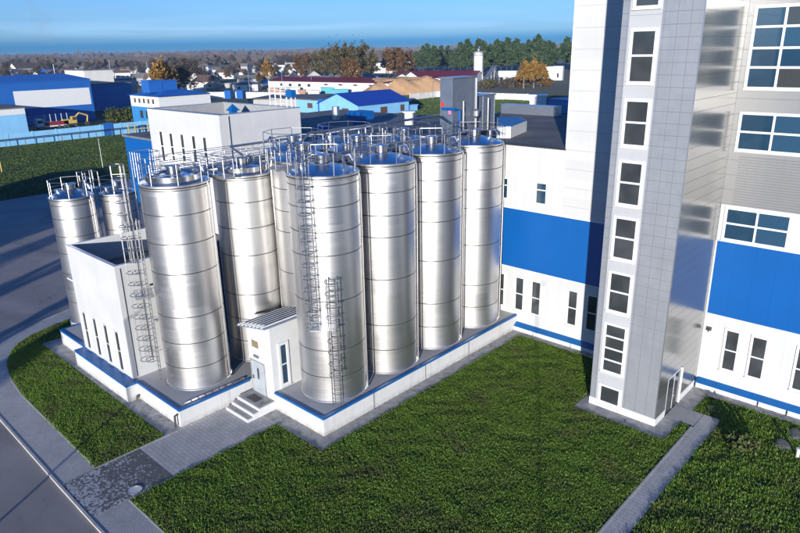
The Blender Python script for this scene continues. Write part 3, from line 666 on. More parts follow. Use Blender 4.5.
# process pipes over the back row
for k, (pts, lb) in enumerate((([(-7.2,5.5,16.4),(-7.2,6.2,16.9),(-7.2,19.5,16.9),(-7.2,20.9,16.2)], 'shiny overhead pipe running along the back silo row'),
                               ([(-4.0,3.0,15.9),(-3.6,8,16.0),(-3.6,18,16.0),(-3.9,20.9,15.8)], 'thin steel pipe running over the front silo row'),
                               ([(-10.6,3.2,15.5),(-12.3,3.4,15.9),(-12.3,12,15.9),(-9,14,16.5)], 'steel pipe rising from the weathered silo to the back row'))):
    b = MB(); b.tube(pts, .08, 8); tag(b.build('overhead_pipe', M['rail'], smooth=True, loc=pts[0]), lb, 'pipe', 'overhead pipes on the silo tops')

# ================================================================== SMALL WHITE HUT WITH STEPS
hut = thing('entrance_hut', 'small white entrance hut with grey door between the silos', 'hut', (-5.9,1.5,.6))
HX0, HX1, HY1 = -7.2, -4.75, 3.3
b = MB(); zf, zb = 5.45, 5.05
b.add([(HX0,.0,0),(HX1,.0,0),(HX1,HY1,0),(HX0,HY1,0),(HX0,.0,5.25),(HX1,.0,5.7),(HX1,HY1,5.7),(HX0,HY1,5.25)], [(0,3,2,1),(4,5,6,7),(0,1,5,4),(1,2,6,5),(2,3,7,6),(3,0,4,7)])
b.build('wall', M['white_paint'], hut)
def rz_(x): return 5.29+(x-HX0)*.45/2.45
b = MB(); xa, xb, ya, yb = HX0-.5, HX1+.12, -.4, HY1+.1
b.add([(xa,ya,rz_(xa)),(xb,ya,rz_(xb)),(xb,yb,rz_(xb)),(xa,yb,rz_(xa)),(xa,ya,rz_(xa)+.07),(xb,ya,rz_(xb)+.07),(xb,yb,rz_(xb)+.07),(xa,yb,rz_(xa)+.07)], [(0,3,2,1),(4,5,6,7),(0,1,5,4),(1,2,6,5),(2,3,7,6),(3,0,4,7)])
hr1 = b; b = MB(); k = xa+.12
while k < xb-.06:
    b.add([(k,ya,rz_(k)+.072),(k+.13,ya,rz_(k+.13)+.072),(k+.13,yb,rz_(k+.13)+.072),(k,yb,rz_(k)+.072),(k+.015,ya,rz_(k)+.17),(k+.115,ya,rz_(k+.13)+.17),(k+.115,yb,rz_(k+.13)+.17),(k+.015,yb,rz_(k)+.17)], [(4,5,6,7),(0,1,5,4),(1,2,6,5),(2,3,7,6),(3,0,4,7)]); k += .42
hr0 = b.build('rib', M['white_paint'], hut); hr1.build('roof', M['roof_sheet'], hut)
b = MB(); O = (-7.02,0,.62); b.obox(O, UX, NY, 0,1.42, 0,2.3, .002,.05); dr = b.build('door', M['door'], hut)
b = MB()
for a0,a1,b0,b1 in ((-.06,0,0,2.36),(1.42,1.48,0,2.36),(0,1.42,2.3,2.36)): b.obox(O, UX, NY, a0,a1,b0,b1, .001,.07)
b.build('door_frame', M['galv'], dr)
b = MB(); b.obox(O, UX, NY, .62,.8, 1.05,1.85, .051,.058); b.build('door_window', M['glass'], dr)
b = MB(); b.obox(O, UX, NY, .12,.2, .95,1.2, .051,.1); b.build('handle', M['seam'], dr)
M['khaki'] = plain('khaki_panel', (.22,.18,.10), .4)
b = MB(); O2 = (-6.75,0,3.92); b.obox(O2, UX, NY, -.06,.78,-.06,.56, .001,.04); fx = b.build('vent_window', M['frame'], hut); b = MB(); b.obox(O2, UX, NY, 0,.72, 0,.5, .041,.05); b.build('pane', M['khaki'], fx)
b = MB(); b.obox((-6.62,0,3.22), UX, NY, 0,.5, 0,.16, .001,.1); b.build('wall_lamp', M['grey_metal'], hut)
window(hut, (HX1,.68,1.55), UY, NX, .5, 2.78, 1, 2, .09, 'glass_blue', sur=.16)
stp = thing('entrance_steps', 'concrete entrance steps with white risers below the grey door', 'steps', (-5.95,-1,0))
b = MB(); b.box(-7.2,-1.25,-.05,-4.76,-.005,.595); b.box(-7.2,-1.7,-.05,-4.77,-1.25,.395); b.box(-7.2,-2.15,-.05,-4.78,-1.7,.195); b.build('risers', M['white_paint'], stp)
b = MB(); b.box(-7.12,-1.17,.596,-4.84,-.01,.61); b.box(-7.12,-1.62,.396,-4.85,-1.252,.41); b.box(-7.12,-2.07,.196,-4.86,-1.702,.21); b.build('treads', M['apron'], stp)
b = MB(); b.box(-6.6,-.95,.612,-5.6,-.35,.625); tag(b.build('door_mat', M['seam'], loc=(-6.1,-.65,.612)), 'dark grey doormat on the top landing before the hut door', 'mat')

# ================================================================== LEFT WHITE BUILDING
lb = thing('parapet_building', 'low white building with four slit windows on the plinth left of the silos', 'building', (-17.3,-2,PZ))
X0, X1, Y0, Y1, ZT, TH = -21.1, -13.45, -5.2, 2.4, 9.2, .22
part('wall', 'white', lb, (X0,Y0,PZ,X1,Y0+TH,ZT), (X0,Y1-TH,PZ,X1,Y1,ZT), (X0,Y0+TH,PZ,X0+TH,Y1-TH,ZT), (X1-TH,Y0+TH,PZ,X1,Y1-TH,ZT))
part('roof', 'roofgrey', lb, (X0+TH,Y0+TH,7.3,X1-TH,Y1-TH,7.5))
part('coping', 'frame', lb, (X0-.04,Y0-.04,ZT,X1+.04,Y0+TH+.03,ZT+.05), (X0-.04,Y1-TH-.03,ZT,X1+.04,Y1+.04,ZT+.05), (X0-.04,Y0+TH+.03,ZT,X0+TH+.03,Y1-TH-.03,ZT+.05), (X1-TH-.03,Y0+TH+.03,ZT,X1+.04,Y1-TH-.03,ZT+.05))
b = MB(); b.tube([(X1+.035,Y0+.3,PZ+.1),(X1+.035,Y0+.3,ZT-.15)], .028, 8); b.build('downpipe', M['galv'], lb)
b = MB(); b.box(X0-1.5,-5.05,6.3,X0-.001,-2.6,6.42); b.box(X0-.95,-4.75,PZ,X0-.001,-2.9,6.3); aw = b.build('porch', M['white_paint'], lb)
for x0 in (-20.3,-18.55,-16.8,-15.05): window(lb, (x0-.1,Y0,1.5), UX, NY, .6, 2.85, 1, 2, .05, sur=.06)
b = MB(); b.tube([(X1,-3.2,4.9),(X1+.5,-3.2,5.0),(X1+.6,-3.2,5.25),(X1+1.3,-3.1,5.3)], .06, 8); b.build('overflow_pipe', M['galv'], lb)

# white building behind the silos with its own parapet
cx_, cy_ = at(218.7,115.5,15); xl = at(147,108.7,15)[0]; yr = at(297.5,107.5,15)[1]
wb = thing('white_parapet_block', 'tall white block with five slit windows and roof parapet behind the left silos', 'building', (cx_-8,cy_+6,0))
part('wall', 'white', wb, (xl,cy_,0,cx_,cy_+.4,15), (xl,yr-.4,0,cx_,yr,15), (xl,cy_+.4,0,xl+.4,yr-.4,15), (cx_-.4,cy_+.4,0,cx_,yr-.4,15))
part('roof', 'roofgrey', wb, (xl+.4,cy_+.4,12.9,cx_-.4,yr-.4,13.2))
part('coping', 'galv', wb, (xl-.05,cy_-.05,15,cx_+.05,cy_+.43,15.07), (xl-.05,yr-.43,15,cx_+.05,yr+.05,15.07), (xl-.05,cy_+.43,15,xl+.43,yr-.43,15.07), (cx_-.43,cy_+.43,15,cx_+.05,yr-.43,15.07))
for px, pt, pb in ((160.5,131,160),(170.5,133,160),(181.5,134,161),(193,135.5,162),(204,137,166)):
    x, zt = ony(px-1, pt, cy_); zb = ony(px, pb, cy_)[1]; window(wb, (x-.1,cy_,zb), UX, NY, .8, zt-zb, 1, 2, .12, sur=.08)
b = MB(); b.tube([(cx_+.08,cy_+1.2,.2),(cx_+.08,cy_+1.2,14.8)], .08, 8); b.build('downpipe', M['galv'], wb)
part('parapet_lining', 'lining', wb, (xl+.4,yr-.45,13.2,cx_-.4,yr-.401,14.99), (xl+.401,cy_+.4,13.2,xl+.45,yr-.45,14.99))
t = thing('roof_hatch', 'small blue pyramid roof vent inside the parapet of the tall white block', 'roof vent', (cx_-9,cy_+7,13.2))
b = MB(); vx, vy = cx_-9.5, cy_+8.2
b.box(vx-.4,vy-.4,13.2,vx+.4,vy+.4,14.5); b.add([(vx-.7,vy-.7,14.5),(vx+.7,vy-.7,14.5),(vx+.7,vy+.7,14.5),(vx-.7,vy+.7,14.5),(vx,vy,15.4)], [(0,1,4),(1,2,4),(2,3,4),(3,0,4),(3,2,1,0)]); b.build('cowl', M['trim'], t)
t = thing('roof_gantry', 'white tubular ladder gantry standing on the far parapet of the tall white block', 'gantry', (cx_-4,yr-1,15))
b = MB()
for k in range(4): b.tube([(cx_-6+k*1.2,yr-.2,14.5),(cx_-6+k*1.2,yr-.2,18.3-.2*k)], .09, 6)
for k in range(5): b.tube([(cx_-6,yr-.2,15.4+k*.6),(cx_-2.4,yr-.2,15.4+k*.55)], .05, 6)
b.build('frame', M['white_paint'], t); b = MB(); b.box(cx_-1.9,yr-.7,16.3,cx_-.7,yr+.1,17.2); b.build('cabinet', M['trim'], t)
b = MB()
for px in (-1.8,-.8):
    for py in (-.6,0): b.tube([(cx_+px,yr+py,15),(cx_+px,yr+py,16.3)], .05, 5)
b.build('leg', M['white_paint'], t)
# ================================================================== BACKGROUND BUILDINGS
M['lblue'] = panel('light_blue_wall', (.19,.43,.66), px=3., width=.04, dark=.85, rough=.7, var=.07)
M['lblue_fence'] = panel('light_blue_fence', (.20,.45,.68), px=4., width=.06, dark=.7, rough=.75, var=.08)
M['bluehall'] = panel('blue_hall_wall', (.012,.10,.36), px=2., width=.03, dark=.8, rough=.55, streak=False)
M['midblue'] = panel('mid_blue_wall', (.03,.19,.44), px=2., width=.03, dark=.8, rough=.55, streak=False)
M['royal_roof'] = panel('royal_blue_roof', (.012,.05,.33), px=1., width=.05, dark=.7, rough=.45, streak=False)
M['blue_roof'] = panel('blue_roof', (.015,.12,.42), px=1.2, width=.05, dark=.7, rough=.45, streak=False)
M['red_roof'] = panel('dark_red_roof', (.13,.014,.022), px=1.1, width=.06, dark=.7, rough=.6, streak=False)
M['offwhite'] = plain('pale_render', (.60,.585,.55), .8, var=.12, scale=.3)
M['cream'] = plain('cream_render', (.50,.44,.34), .8, var=.12, scale=.3)
M['greywall'] = plain('grey_render', (.36,.35,.33), .8, var=.15, scale=.3)
M['slate'] = plain('grey_roof', (.14,.135,.13), .8, var=.2, scale=.5)
M['brown_roof'] = plain('brown_roof', (.12,.075,.055), .8, var=.2, scale=.5)
M['dark_win'] = plain('far_window', (.04,.045,.055), .15)
M['brown_win'] = plain('boarded_window', (.10,.055,.04), .6)
M['sand'] = mottled('sand_heap', [(.3,(.36,.205,.10)),(.7,(.48,.295,.155))], .25, bs=.5, bd=.1)
M['yellow'] = plain('yellow_paint', (.50,.34,.08), .5)
M['burgundy'] = plain('burgundy_paint', (.20,.02,.03), .5)
M['tyre'] = plain('tyre_rubber', (.02,.02,.02), .9)

def building(name, label, cat, p0, p1, depth, he, hr=None, wall='offwhite', roof='slate', wins=(), win='dark_win', group=None, mono=False, over=.35, gable=None, band=None, gwins=()):
    """front wall along p0->p1 (left to right as seen), body behind it; ridge parallel to the front; wins = (a0,a1,z0,z1) fractions of the front"""
    dx, dy = p1[0]-p0[0], p1[1]-p0[1]; L = math.hypot(dx, dy); rz = math.atan2(dy, dx)
    t = thing(name, label, cat, (p0[0],p0[1],0), group, rz); WL[t.name] = Vector()
    b = MB(); hr_ = he if hr is None else hr
    def gen(b, x0, x1, y0, y1, zb, e, r):
        ym = (y0+y1)/2 if not mono else y1
        pf = [(y0,zb),(y0,e),(ym,r),(y1,e if not mono else r),(y1,zb)] if not mono else [(y0,zb),(y0,e),(y1,r),(y1,zb)]
        k = len(pf); b.add([(x0,y,z) for y,z in pf]+[(x1,y,z) for y,z in pf], [(i,i+k,(i+1)%k+k,(i+1)%k) for i in range(k)]+[tuple(range(k)), tuple(range(2*k-1,k-1,-1))])
    gen(b, 0, L, 0, depth, -.2, he, hr_); b.build('wall', M[wall], t)
    if hr is None:
        b = MB(); b.box(-.25,-.25,he,L+.25,depth+.25,he+.3); b.build('roof', M[roof], t)
    else:
        b = MB(); o = over; sl = (hr_-he)/((depth/2) if not mono else depth); ym = depth/2 if not mono else depth+o
        pf = [(-o,he-sl*o+.05),(ym,hr_+.06+(sl*o if mono else 0)),(depth+o,he-sl*o+.05)] if not mono else [(-o,he-sl*o+.05),(ym,hr_+.05+sl*o)]
        pf2 = [(y,z+.18) for y,z in pf][::-1]; pf = pf+pf2; k = len(pf)
        b.add([(-o,y,z) for y,z in pf]+[(L+o,y,z) for y,z in pf], [(i,(i+1)%k,(i+1)%k+k,i+k) for i in range(k)]+[tuple(range(k-1,-1,-1)), tuple(range(k,2*k))]); b.build('roof', M[roof], t)
    if band:
        for (mat, z0, z1, a0, a1) in band:
            b = MB(); b.box(L*a0,-.06,z0,L*a1,-.01,z1); b.build('wall_panel', M[mat], t)
    for a0, a1, z0, z1 in wins:
        b = MB(); b.box(L*a0,-.1,z0,L*a1,-.012,z1); b.build('window', M[win], t)
    for a0, a1, z0, z1 in gwins:     # on the left gable end
        b = MB(); b.box(-.1,depth*a0,z0,-.012,depth*a1,z1); b.build('window', M[win], t)
    return t
def fence(name, label, pts, h, mat, post=None, cat='fence'):
    t = thing(name, label, cat, (*pts[0],0)); b = MB(); pb = MB()
    for a, c in zip(pts, pts[1:]):
        d = Vector((c[0]-a[0], c[1]-a[1])); L = d.length; d.normalize(); nn = Vector((d.y,-d.x))
        b.obox((*a,0), (d.x,d.y,0), (nn.x,nn.y,0), 0, L, -.15, h, -.08, .08)
        s = 0
        while s < L: pb.obox((*a,0), (d.x,d.y,0), (nn.x,nn.y,0), s-.14, s+.14, -.15, h+.15, -.14, .14); s += 6
    b.build('panel', M[mat], t); pb.build('post', M[post or mat], t); return t
# light blue works fence along the far edge of the field, the pipe on trestles in front of it
fx = -163.2
fp = fence('boundary_fence', 'long light blue concrete fence along the far edge of the green field', [(fx,-20),(fx,84)], 3.1, 'lblue_fence')
ga, gb = onx(103.5,128,fx)[0], onx(113,128,fx)[0]
t = thing('fence_gate', 'dark blue gate panel set in the light blue fence', 'gate', (fx+.2,ga,0)); part('leaf', 'bluehall', t, (fx+.1,ga,-.1,fx+.22,gb,3.5))
t = thing('pipe_rail', 'dark pipeline on posts running in front of the light blue fence', 'pipeline', (fx+2,30,0))
b = MB(); b.tube([(fx+2.2,-20,1.9),(fx+2.2,82,1.9)], .13, 6); b.build('pipe', M['seam'], t); b = MB(); y = -18
while y < 82: b = MB(); b.tube([(fx+2.2,y,-.1),(fx+2.2,y,1.9)], .10, 6); b.build('post', M['seam'], t); y += 4.6
t = thing('gas_cabinet', 'yellow pipe fittings by the end of the light blue fence', 'pipe fitting', (fx+3,onx(130,133,fx+3)[0],0))
yy = onx(129,133,fx+3)[0]; b = MB(); b.tube([(fx+3,yy,-.1),(fx+3,yy,2.6),(fx+3,yy+2.,2.6),(fx+3,yy+2.,-.1)], .16, 8); b.tube([(fx+3,yy+6,-.1),(fx+3,yy+6,2.4)], .16, 8); b.tube([(fx+3,yy,1.3),(fx+3,yy+6,1.3)], .12, 8); b.build('pipe', M['yellow'], t)
x, y = at(2,172,-.05); b = MB(); b.tube([(x,y,-.1),(x,y,3.2)], .12, 6); b.lathe([(.12,3.0),(.22,3.05),(.22,3.3),(.001,3.4)], 8, (x,y)); tag(b.build('marker_post', M['yellow'], loc=(x,y,0)), 'yellow marker post alone on the green field', 'post')
x, y = at(103,168,-.05); zt = hz(98.5,139,x,y); b = MB(); b.tube([(x,y,-.1),(x,y,zt)], .09, 6, r1=.05); b.tube([(x,y,zt),(x+.9,y-.3,zt+.15)], .04, 5); b.box(x+.8,y-.45,zt+.1,x+1.5,y-.2,zt+.2)
tag(b.build('lamp_post', M['galv'], loc=(x,y,0)), 'slim grey lamp post standing on the green field', 'lamp post')

# building with the white gable, front left
pr = at(29.3,133.5); hy = hz(24.8,106.5,*pr); p0 = (pr[0]+.5, pr[1]-34)
t = building('light_blue_shed', 'light blue shed with a white upper wall at the left edge behind the fence', 'shed', (-191,-14), (-191,onx(29.2,133,-191)[0]), 22, hz(25,107,-191,onx(29.2,133,-191)[0])-.3, None, 'lblue', 'slate', band=[('white_paint', hz(27,114,-191,46), hz(25,107,-191,46)-.4, 0, 1)])
# the big blue hall with the white panel
hx_ = -214.
y0, y1 = onx(-60,130,hx_)[0], onx(96,118,hx_)[0]; ze = hz(91,79.5,hx_,y1)
t = building('blue_hall', 'big dark blue industrial hall with a wide white panel on its long side', 'hall', (hx_,y0), (hx_,y1), 48, ze, ze+1.6, 'bluehall', 'blue_roof',
    band=[('white_paint', hz(91,104,hx_,y1), hz(88,87.5,hx_,y1), .47, .985), ('midblue', .2, hz(97,110.5,hx_,y1), .3, 1.0)])
b = MB()
# sheds right of the hall
hx2 = -252.; y0, y1 = onx(86,100,hx2)[0], onx(133,100,hx2)[0]
building('blue_shed', 'plain mid blue shed wall right of the blue hall', 'shed', (hx2,y0), (hx2,y1), 25, hz(110,84,hx2,(y0+y1)/2), None, 'midblue', 'slate')
hx3 = -262.; y0, y1 = onx(85,80,hx3)[0], onx(114,80,hx3)[0]
building('grey_shed', 'pale grey metal clad shed with a ribbed upper wall behind the blue shed', 'shed', (hx3,y0), (hx3,y1), 20, hz(95,70.5,hx3,y0), None, 'offwhite', 'slate')
hx5 = hx2-16; y0, y1 = onx(104,80,hx5)[0], onx(111.5,80,hx5)[0]
building('white_cabin', 'small bright white cabin above the blue shed wall', 'cabin', (hx5,y0), (hx5,y1), 6, hz(108,74.5,hx5,(y0+y1)/2), None, 'white_paint', 'slate')
y0, y1 = onx(117,80,hx2-27)[0], onx(136,80,hx2-27)[0]
building('pale_shed', 'low pale shed at the right end of the blue shed', 'shed', (hx2-27,y0), (hx2-27,y1), 8, hz(126,79.5,hx2-27,(y0+y1)/2), None, 'offwhite', 'slate')
# white and blue block with the blue hip roof
by_ = at(134,123.5)[1]; xl_ = at(134,123.5)[0]; xr_ = ony(158.5,100,by_)[0]; yb_ = onx(210,94,xr_)[0]
ze = hz(158,97,xr_,by_); zb = hz(158,108.5,xr_,by_)
t = thing('hip_roof_building', 'white over blue building with a bright blue hip roof', 'building', ((xl_+xr_)/2,(by_+yb_)/2,0))
part('wall', 'white_paint', t, (xl_,by_,zb,xr_,yb_,ze)); part('lower_wall', 'midblue', t, (xl_-.02,by_-.02,-.2,xr_+.02,yb_+.02,zb))
b = MB(); o = .8; zr = ze+2.2; xm = (xl_+xr_)/2; w2 = (xr_-xl_)/2
b.add([(xl_-o,by_-o,ze+.02),(xr_+o,by_-o,ze+.02),(xr_+o,yb_+o,ze+.02),(xl_-o,yb_+o,ze+.02),(xm,by_+w2,zr),(xm,yb_-w2,zr)], [(3,2,1,0),(0,1,4),(1,2,5,4),(2,3,5),(3,0,4,5)]); rf_ = b.build('roof', M['blue_roof'], t)
b = MB()
for k, (px, w, h) in enumerate(((154,2.6,2.6),(168.5,2.9,2.4))):
    yy = onx(px,84,xm+2)[0]; b.box(xm-2,yy-w/2-1,zr-1.2,xm+3,yy+w/2+1,zr+h-.3); b.box(xm-2.2,yy-w/2-1.2,zr+h-.3,xm+3.2,yy+w/2+1.2,zr+h)
b.build('vent_house', M['bluehall'], rf_)
L = xr_-xl_
for k in range(5):
    b = MB(); b.box(xl_+L*(.14+.16*k),by_-.08,zb+1.2,xl_+L*(.2+.16*k),by_-.005,zb+2.6); b.build('window', M['brown_win'], t)
for k in range(3):
    b = MB(); b.box(xl_+L*(.3+.2*k),by_-.1,zb-3.6,xl_+L*(.4+.2*k),by_-.025,zb-1.2); b.build('window', M['dark_win'], t)
# small blue flat roofed block left of the white parapet block
zt = ony(138,138.5,24)[1]; xl2, xr2 = ony(124.8,140,24)[0], ony(153,140,24)[0]
building('blue_annex', 'small bright blue block with a flat grey roof left of the tall white block', 'annex', (xl2,24), (xr2,24), 9, zt, None, 'blue', 'roofgrey')
# low roofs in the blue shade behind the silos
building('flat_roof_block', 'low flat roofed blue block in the shade behind the silos', 'building', (-98,56), (-20,56), 34, 7.6, None, 'midblue', 'roofgrey')
building('flat_roof_block', 'low dark flat roofed wing right behind the white parapet block', 'building', (-58,36), (-22,36), 17, 9.0, None, 'midblue', 'roofgrey')
for px, pt, pb, w, lbl in ((361,111,131,3.4,'tall blue ventilation duct with a wide head on the low roofs'), (324,126,138,2.,'short square blue duct on the low roofs')):
    x, y = at(px, pb, 7.5); zt = hz(px, pt, x, y); t = thing('roof_duct', lbl, 'duct', (x,y,7.5), 'blue roof ducts behind the silos')
    part('shaft', 'blue', t, (x-w*.3,y-w*.3,7.,x+w*.3,y+w*.3,zt-1.5)); part('head', 'blue', t, (x-w*.52,y-w*.52,zt-1.5,x+w*.52,y+w*.52,zt))
x, y = at(336,117,8.4); b = MB(); b.cyl(x,y,7.,10.6,.8,14); tag(b.build('roof_vent', M['galv'], loc=(x,y,8)), 'short shiny round vent on the low roofs', 'vent')
x, y = at(409,122,8.4); b = MB(); b.cyl(x,y,7.,10.2,.9,14); b.cyl(x,y,10.2,10.5,1.3,14); tag(b.build('roof_vent', M['white_paint'], loc=(x,y,8)), 'squat white vent drum near the grey ventilation housings', 'vent')
# light blue house with the royal blue roof (gable end to the left), and its annexes
hx4, hy4 = at(358.5,118); yb4 = onx(409,113,hx4)[0]; ze = hz(358.5,105.6,hx4,hy4); xm4, zr4 = ony(337.5,94,hy4)
t = building('blue_roof_house', 'light blue house with a bright royal blue gable roof and brown windows', 'house', (hx4,hy4), (hx4,yb4), 2*(hx4-xm4), ze, zr4, 'lblue', 'royal_roof', wins=[(.42,.55,ze-3.4,ze-1.3),(.82,.9,ze-3.4,ze-1.2)], win='brown_win', gwins=[(.24,.4,ze-3.6,ze-1.2)], over=.7)
building('house_extension', 'low light blue lean-to at the right end of the blue roofed house', 'annex', (hx4-1,yb4+.1), (hx4-1,onx(419.5,110,hx4)[0]), 9, hz(415,105.8,hx4,yb4+3), None, 'lblue', 'lblue')
xw = at(283,124)[0]; ey = at(283,124)
building('light_blue_wing', 'long low light blue wing with a brown window left of the blue roofed house', 'building', ony(283,118,hy4+3)[:1]+(hy4+3,), (2*xm4-hx4+2.5,hy4+3), 12, hz(318,101.5,2*xm4-hx4,hy4+3), None, 'lblue', 'roofgrey', wins=[(.55,.65,1.8,3.6)], win='brown_win')
xg = ony(322,110,hy4+1.5)[0]
t = thing('blue_doorway', 'dark blue gateway between the light blue wing and the house', 'gateway', (xg,hy4+1.5,0)); part('leaf', 'bluehall', t, (xg-1.8,hy4+1.2,-.1,xg+1.4,hy4+2.6,hz(322,99,xg,hy4+1.5)))
building('dark_flat_roof', 'wide dark flat roof behind the light blue wing', 'building', at(249,112), at(318,112), 26, 4.6, None, 'greywall', 'roofgrey')
# light blue far fence with white stretches
p = [at(200,98.5), at(236,98), at(300,99.5)]
fence('far_fence', 'white and light blue fence across the yard behind the white parapet block', p, 3., 'white_paint')
for px, lbl in ((228.5,'dark blue gate leaf in the far white fence, left one'),(240.5,'dark blue gate leaf in the far white fence, right one')):
    x, y = at(px, 98.7); t = thing('fence_gate', lbl, 'gate', (x,y,0)); d = (Vector(p[2])-Vector(p[1])).normalized(); b = MB(); b.obox((x,y,0), (d.x,d.y,0), (d.y,-d.x,0), -2, 2, -.1, 4., .2, .5); b.build('leaf', M['bluehall'], t)
fence('white_fence', 'white concrete fence below the sand heap and the concrete plant', [at(410,100), at(437,97), at(545,101)], 2.6, 'offwhite')
# long white building with the red roof edge
p0, p1 = at(270,91), at(388,95); ze = hz(388,83.5,*p1)
building('red_roof_warehouse', 'long low white warehouse with a dark red roof and small dark windows', 'warehouse', p0, p1, 18, ze, ze+2., 'offwhite', 'red_roof', wins=[(.1+.085*k,.125+.085*k,ze-2.6,ze-1.2) for k in range(4)]+[(.5+.12*k,.53+.12*k,ze-1.6,ze-.9) for k in range(4)])
x, y = at(390,95); building('dark_container', 'dark blue container at the right end of the white warehouse', 'container', (x,y), (x+2.5,y+5), 3, 2.9, None, 'bluehall', 'slate')
# second red roofed hall behind the sand
p0, p1 = at(392,82.5), at(474,82.5); ze = hz(440,77.5,*p0)
building('red_roof_hall', 'long hall with a dark red pitched roof and white gable behind the sand heap', 'hall', p0, p1, 26, ze, ze+4.2, 'offwhite', 'red_roof')
# sand heap
x0, y0 = at(410,96); b = MB(); ux = Vector((at(440,94)[0]-at(385,96)[0], at(440,94)[1]-at(385,96)[1])).normalized(); uy = Vector((-ux.y,ux.x)); N = 30; vs = []; fs = []
cx5, cy5 = at(412,94.5); Hs = hz(410,79.5,cx5,cy5)
for i in range(N+1):
    for j in range(N+1):
        a, c = (i/N-.5)*2, (j/N-.5)*2; h = Hs*max(0, min(1, (1-abs(a)**2.6)*1.45, (1-abs(c)**2)*1.3))*(1+.10*math.sin(a*9+c*5)+.06*math.sin(a*23+c*17))
        q = Vector((cx5,cy5))+ux*a*24+uy*(c*16+14); vs.append((q.x,q.y,h-.2))
for i in range(N):
    for j in range(N): k = i*(N+1)+j; fs.append((k,k+N+1,k+N+2,k+1))
b.add(vs, fs); tag(b.build('sand_heap', M['sand'], smooth=True, loc=(cx5,cy5,0)), 'big orange brown sand heap in front of the red roofed hall', 'sand heap')
# faint steam over the tall ventilation housing
b = MB(); zt_ = 22.6; b.lathe([(.001,zt_),(.5,zt_+.1),(.8,zt_+2),(1.1,zt_+5),(1.3,zt_+8),(.9,zt_+10),(.001,zt_+11)], 20, (X0-1.2,Y0+1.6)); st_ = b.build('steam_plume', None, smooth=True); st_.data.materials.clear()
sm_ = bpy.data.materials.new('steam'); sm_.use_nodes = True; sn = sm_.node_tree; sn.nodes.clear(); so_ = sn.nodes.new('ShaderNodeOutputMaterial'); sv = sn.nodes.new('ShaderNodeVolumePrincipled'); sz = sn.nodes.new('ShaderNodeTexNoise'); sz.inputs['Scale'].default_value = .7; sz.inputs['Detail'].default_value = 3; sg = sn.nodes.new('ShaderNodeMapRange'); sg.inputs[1].default_value = .42; sg.inputs[2].default_value = .75; sg.inputs[4].default_value = .22
stc = sn.nodes.new('ShaderNodeTexCoord'); sn.links.new(stc.outputs['Object'], sz.inputs['Vector']); sn.links.new(sz.outputs['Fac'], sg.inputs[0]); sn.links.new(sg.outputs[0], sv.inputs['Density']); sn.links.new(sv.outputs[0], so_.inputs['Volume']); st_.data.materials.append(sm_)
tag(st_, 'faint wisp of steam rising above the tall grey ventilation housing', 'steam', kind='stuff')
# concrete batching plant
x, y = at(478,81); zt = hz(478,52,x,y); r = 3.2
t = thing('cement_silo', 'tall white cement silo with a dark ringed top at the batching plant', 'silo', (x,y,0))
b = MB(); b.lathe([(.6,2.5),(r,6),(r,zt-1.5),(r*.9,zt),(.01,zt+.3)], 24, (x,y)); b.build('shell', M['white_paint'], t, smooth=True)
b = MB()
for k in range(4): a = PI/4+k*PI/2; b.tube([(x+r*.9*math.cos(a),y+r*.9*math.sin(a),-.2),(x+r*.9*math.cos(a),y+r*.9*math.sin(a),6.5)], .3, 6)
b.build('leg', M['white_paint'], t)
b = MB()
for k in range(12):
    a = k*PI/6; b.tube([(x+(r+.3)*math.cos(a),y+(r+.3)*math.sin(a),zt-2.2),(x+(r+.3)*math.cos(a),y+(r+.3)*math.sin(a),zt+.6)], .1, 4)
for zz in (zt-2,zt-.6,zt+.6): b.tube([(x+(r+.3)*math.cos(k*PI/6),y+(r+.3)*math.sin(k*PI/6),zz) for k in range(13)], .14, 4)
b.build('guardrail', M['seam'], t); b = MB(); b.cyl(x,y,zt,zt+1.8,.9,10); b.cyl(x+.5,y,zt+1.8,zt+3.6,.3,8); b.build('filter', M['grey_metal'], t)
xa_, ya_ = at(484,84); xb_, yb5 = at(494,83); zt2 = hz(492,68,xb_,yb5)
t = thing('conveyor', 'pale lattice conveyor frame sloping up beside the cement silo', 'conveyor', (xa_,ya_,0))
b = MB(); A = Vector((xa_,ya_,1)); B = Vector((xb_,yb5,zt2)); sx = (B-A).cross(Vector((0,0,1))).normalized()*1.
for s in (-1,1):
    for dz in (0,1.8): b.tube([A+sx*s+Vector((0,0,dz)), B+sx*s+Vector((0,0,dz))], .16, 4)
    for k in range(9):
        p = A+(B-A)*k/9+sx*s; q = A+(B-A)*(k+1)/9+sx*s; b.tube([p,q+Vector((0,0,1.8))], .1, 4)
for k in (.35,.7,1.): p = A+(B-A)*k; b.tube([p, (p.x,p.y,0)], .2, 4); b.tube([p, (p.x+3*(1-k)+2,p.y+2,0)], .18, 4)
b.tube([B,(B.x+4,B.y+3,0)], .2, 4); b.build('lattice', M['galv'], t)
x, y = at(507,82); zt = hz(507,71,x,y); w = 8.5
d2 = (Vector(at(516,82))-Vector(at(498,82))); L2 = d2.length; d2.normalize(); n2 = Vector((d2.y,-d2.x)); O = (*at(498,82),0)
t = thing('mixing_plant', 'white mixing hopper housing on stilts at the concrete plant', 'mixing plant', O)
b = MB(); b.obox(O, (d2.x,d2.y,0), (n2.x,n2.y,0), 0, L2, zt*.45, zt, -6, 0); b.build('housing', M['white_paint'], t)
b = MB()
for k in range(4): b.obox(O, (d2.x,d2.y,0), (n2.x,n2.y,0), L2*(.05+.28*k), L2*(.05+.28*k)+.5, -.2, zt*.45, -.6, -.1)
b.build('leg', M['galv'], t); b = MB(); b.obox(O, (d2.x,d2.y,0), (n2.x,n2.y,0), L2*.25, L2*.75, zt*.15, zt*.45, -5, -1); b.build('hopper', M['greywall'], t)
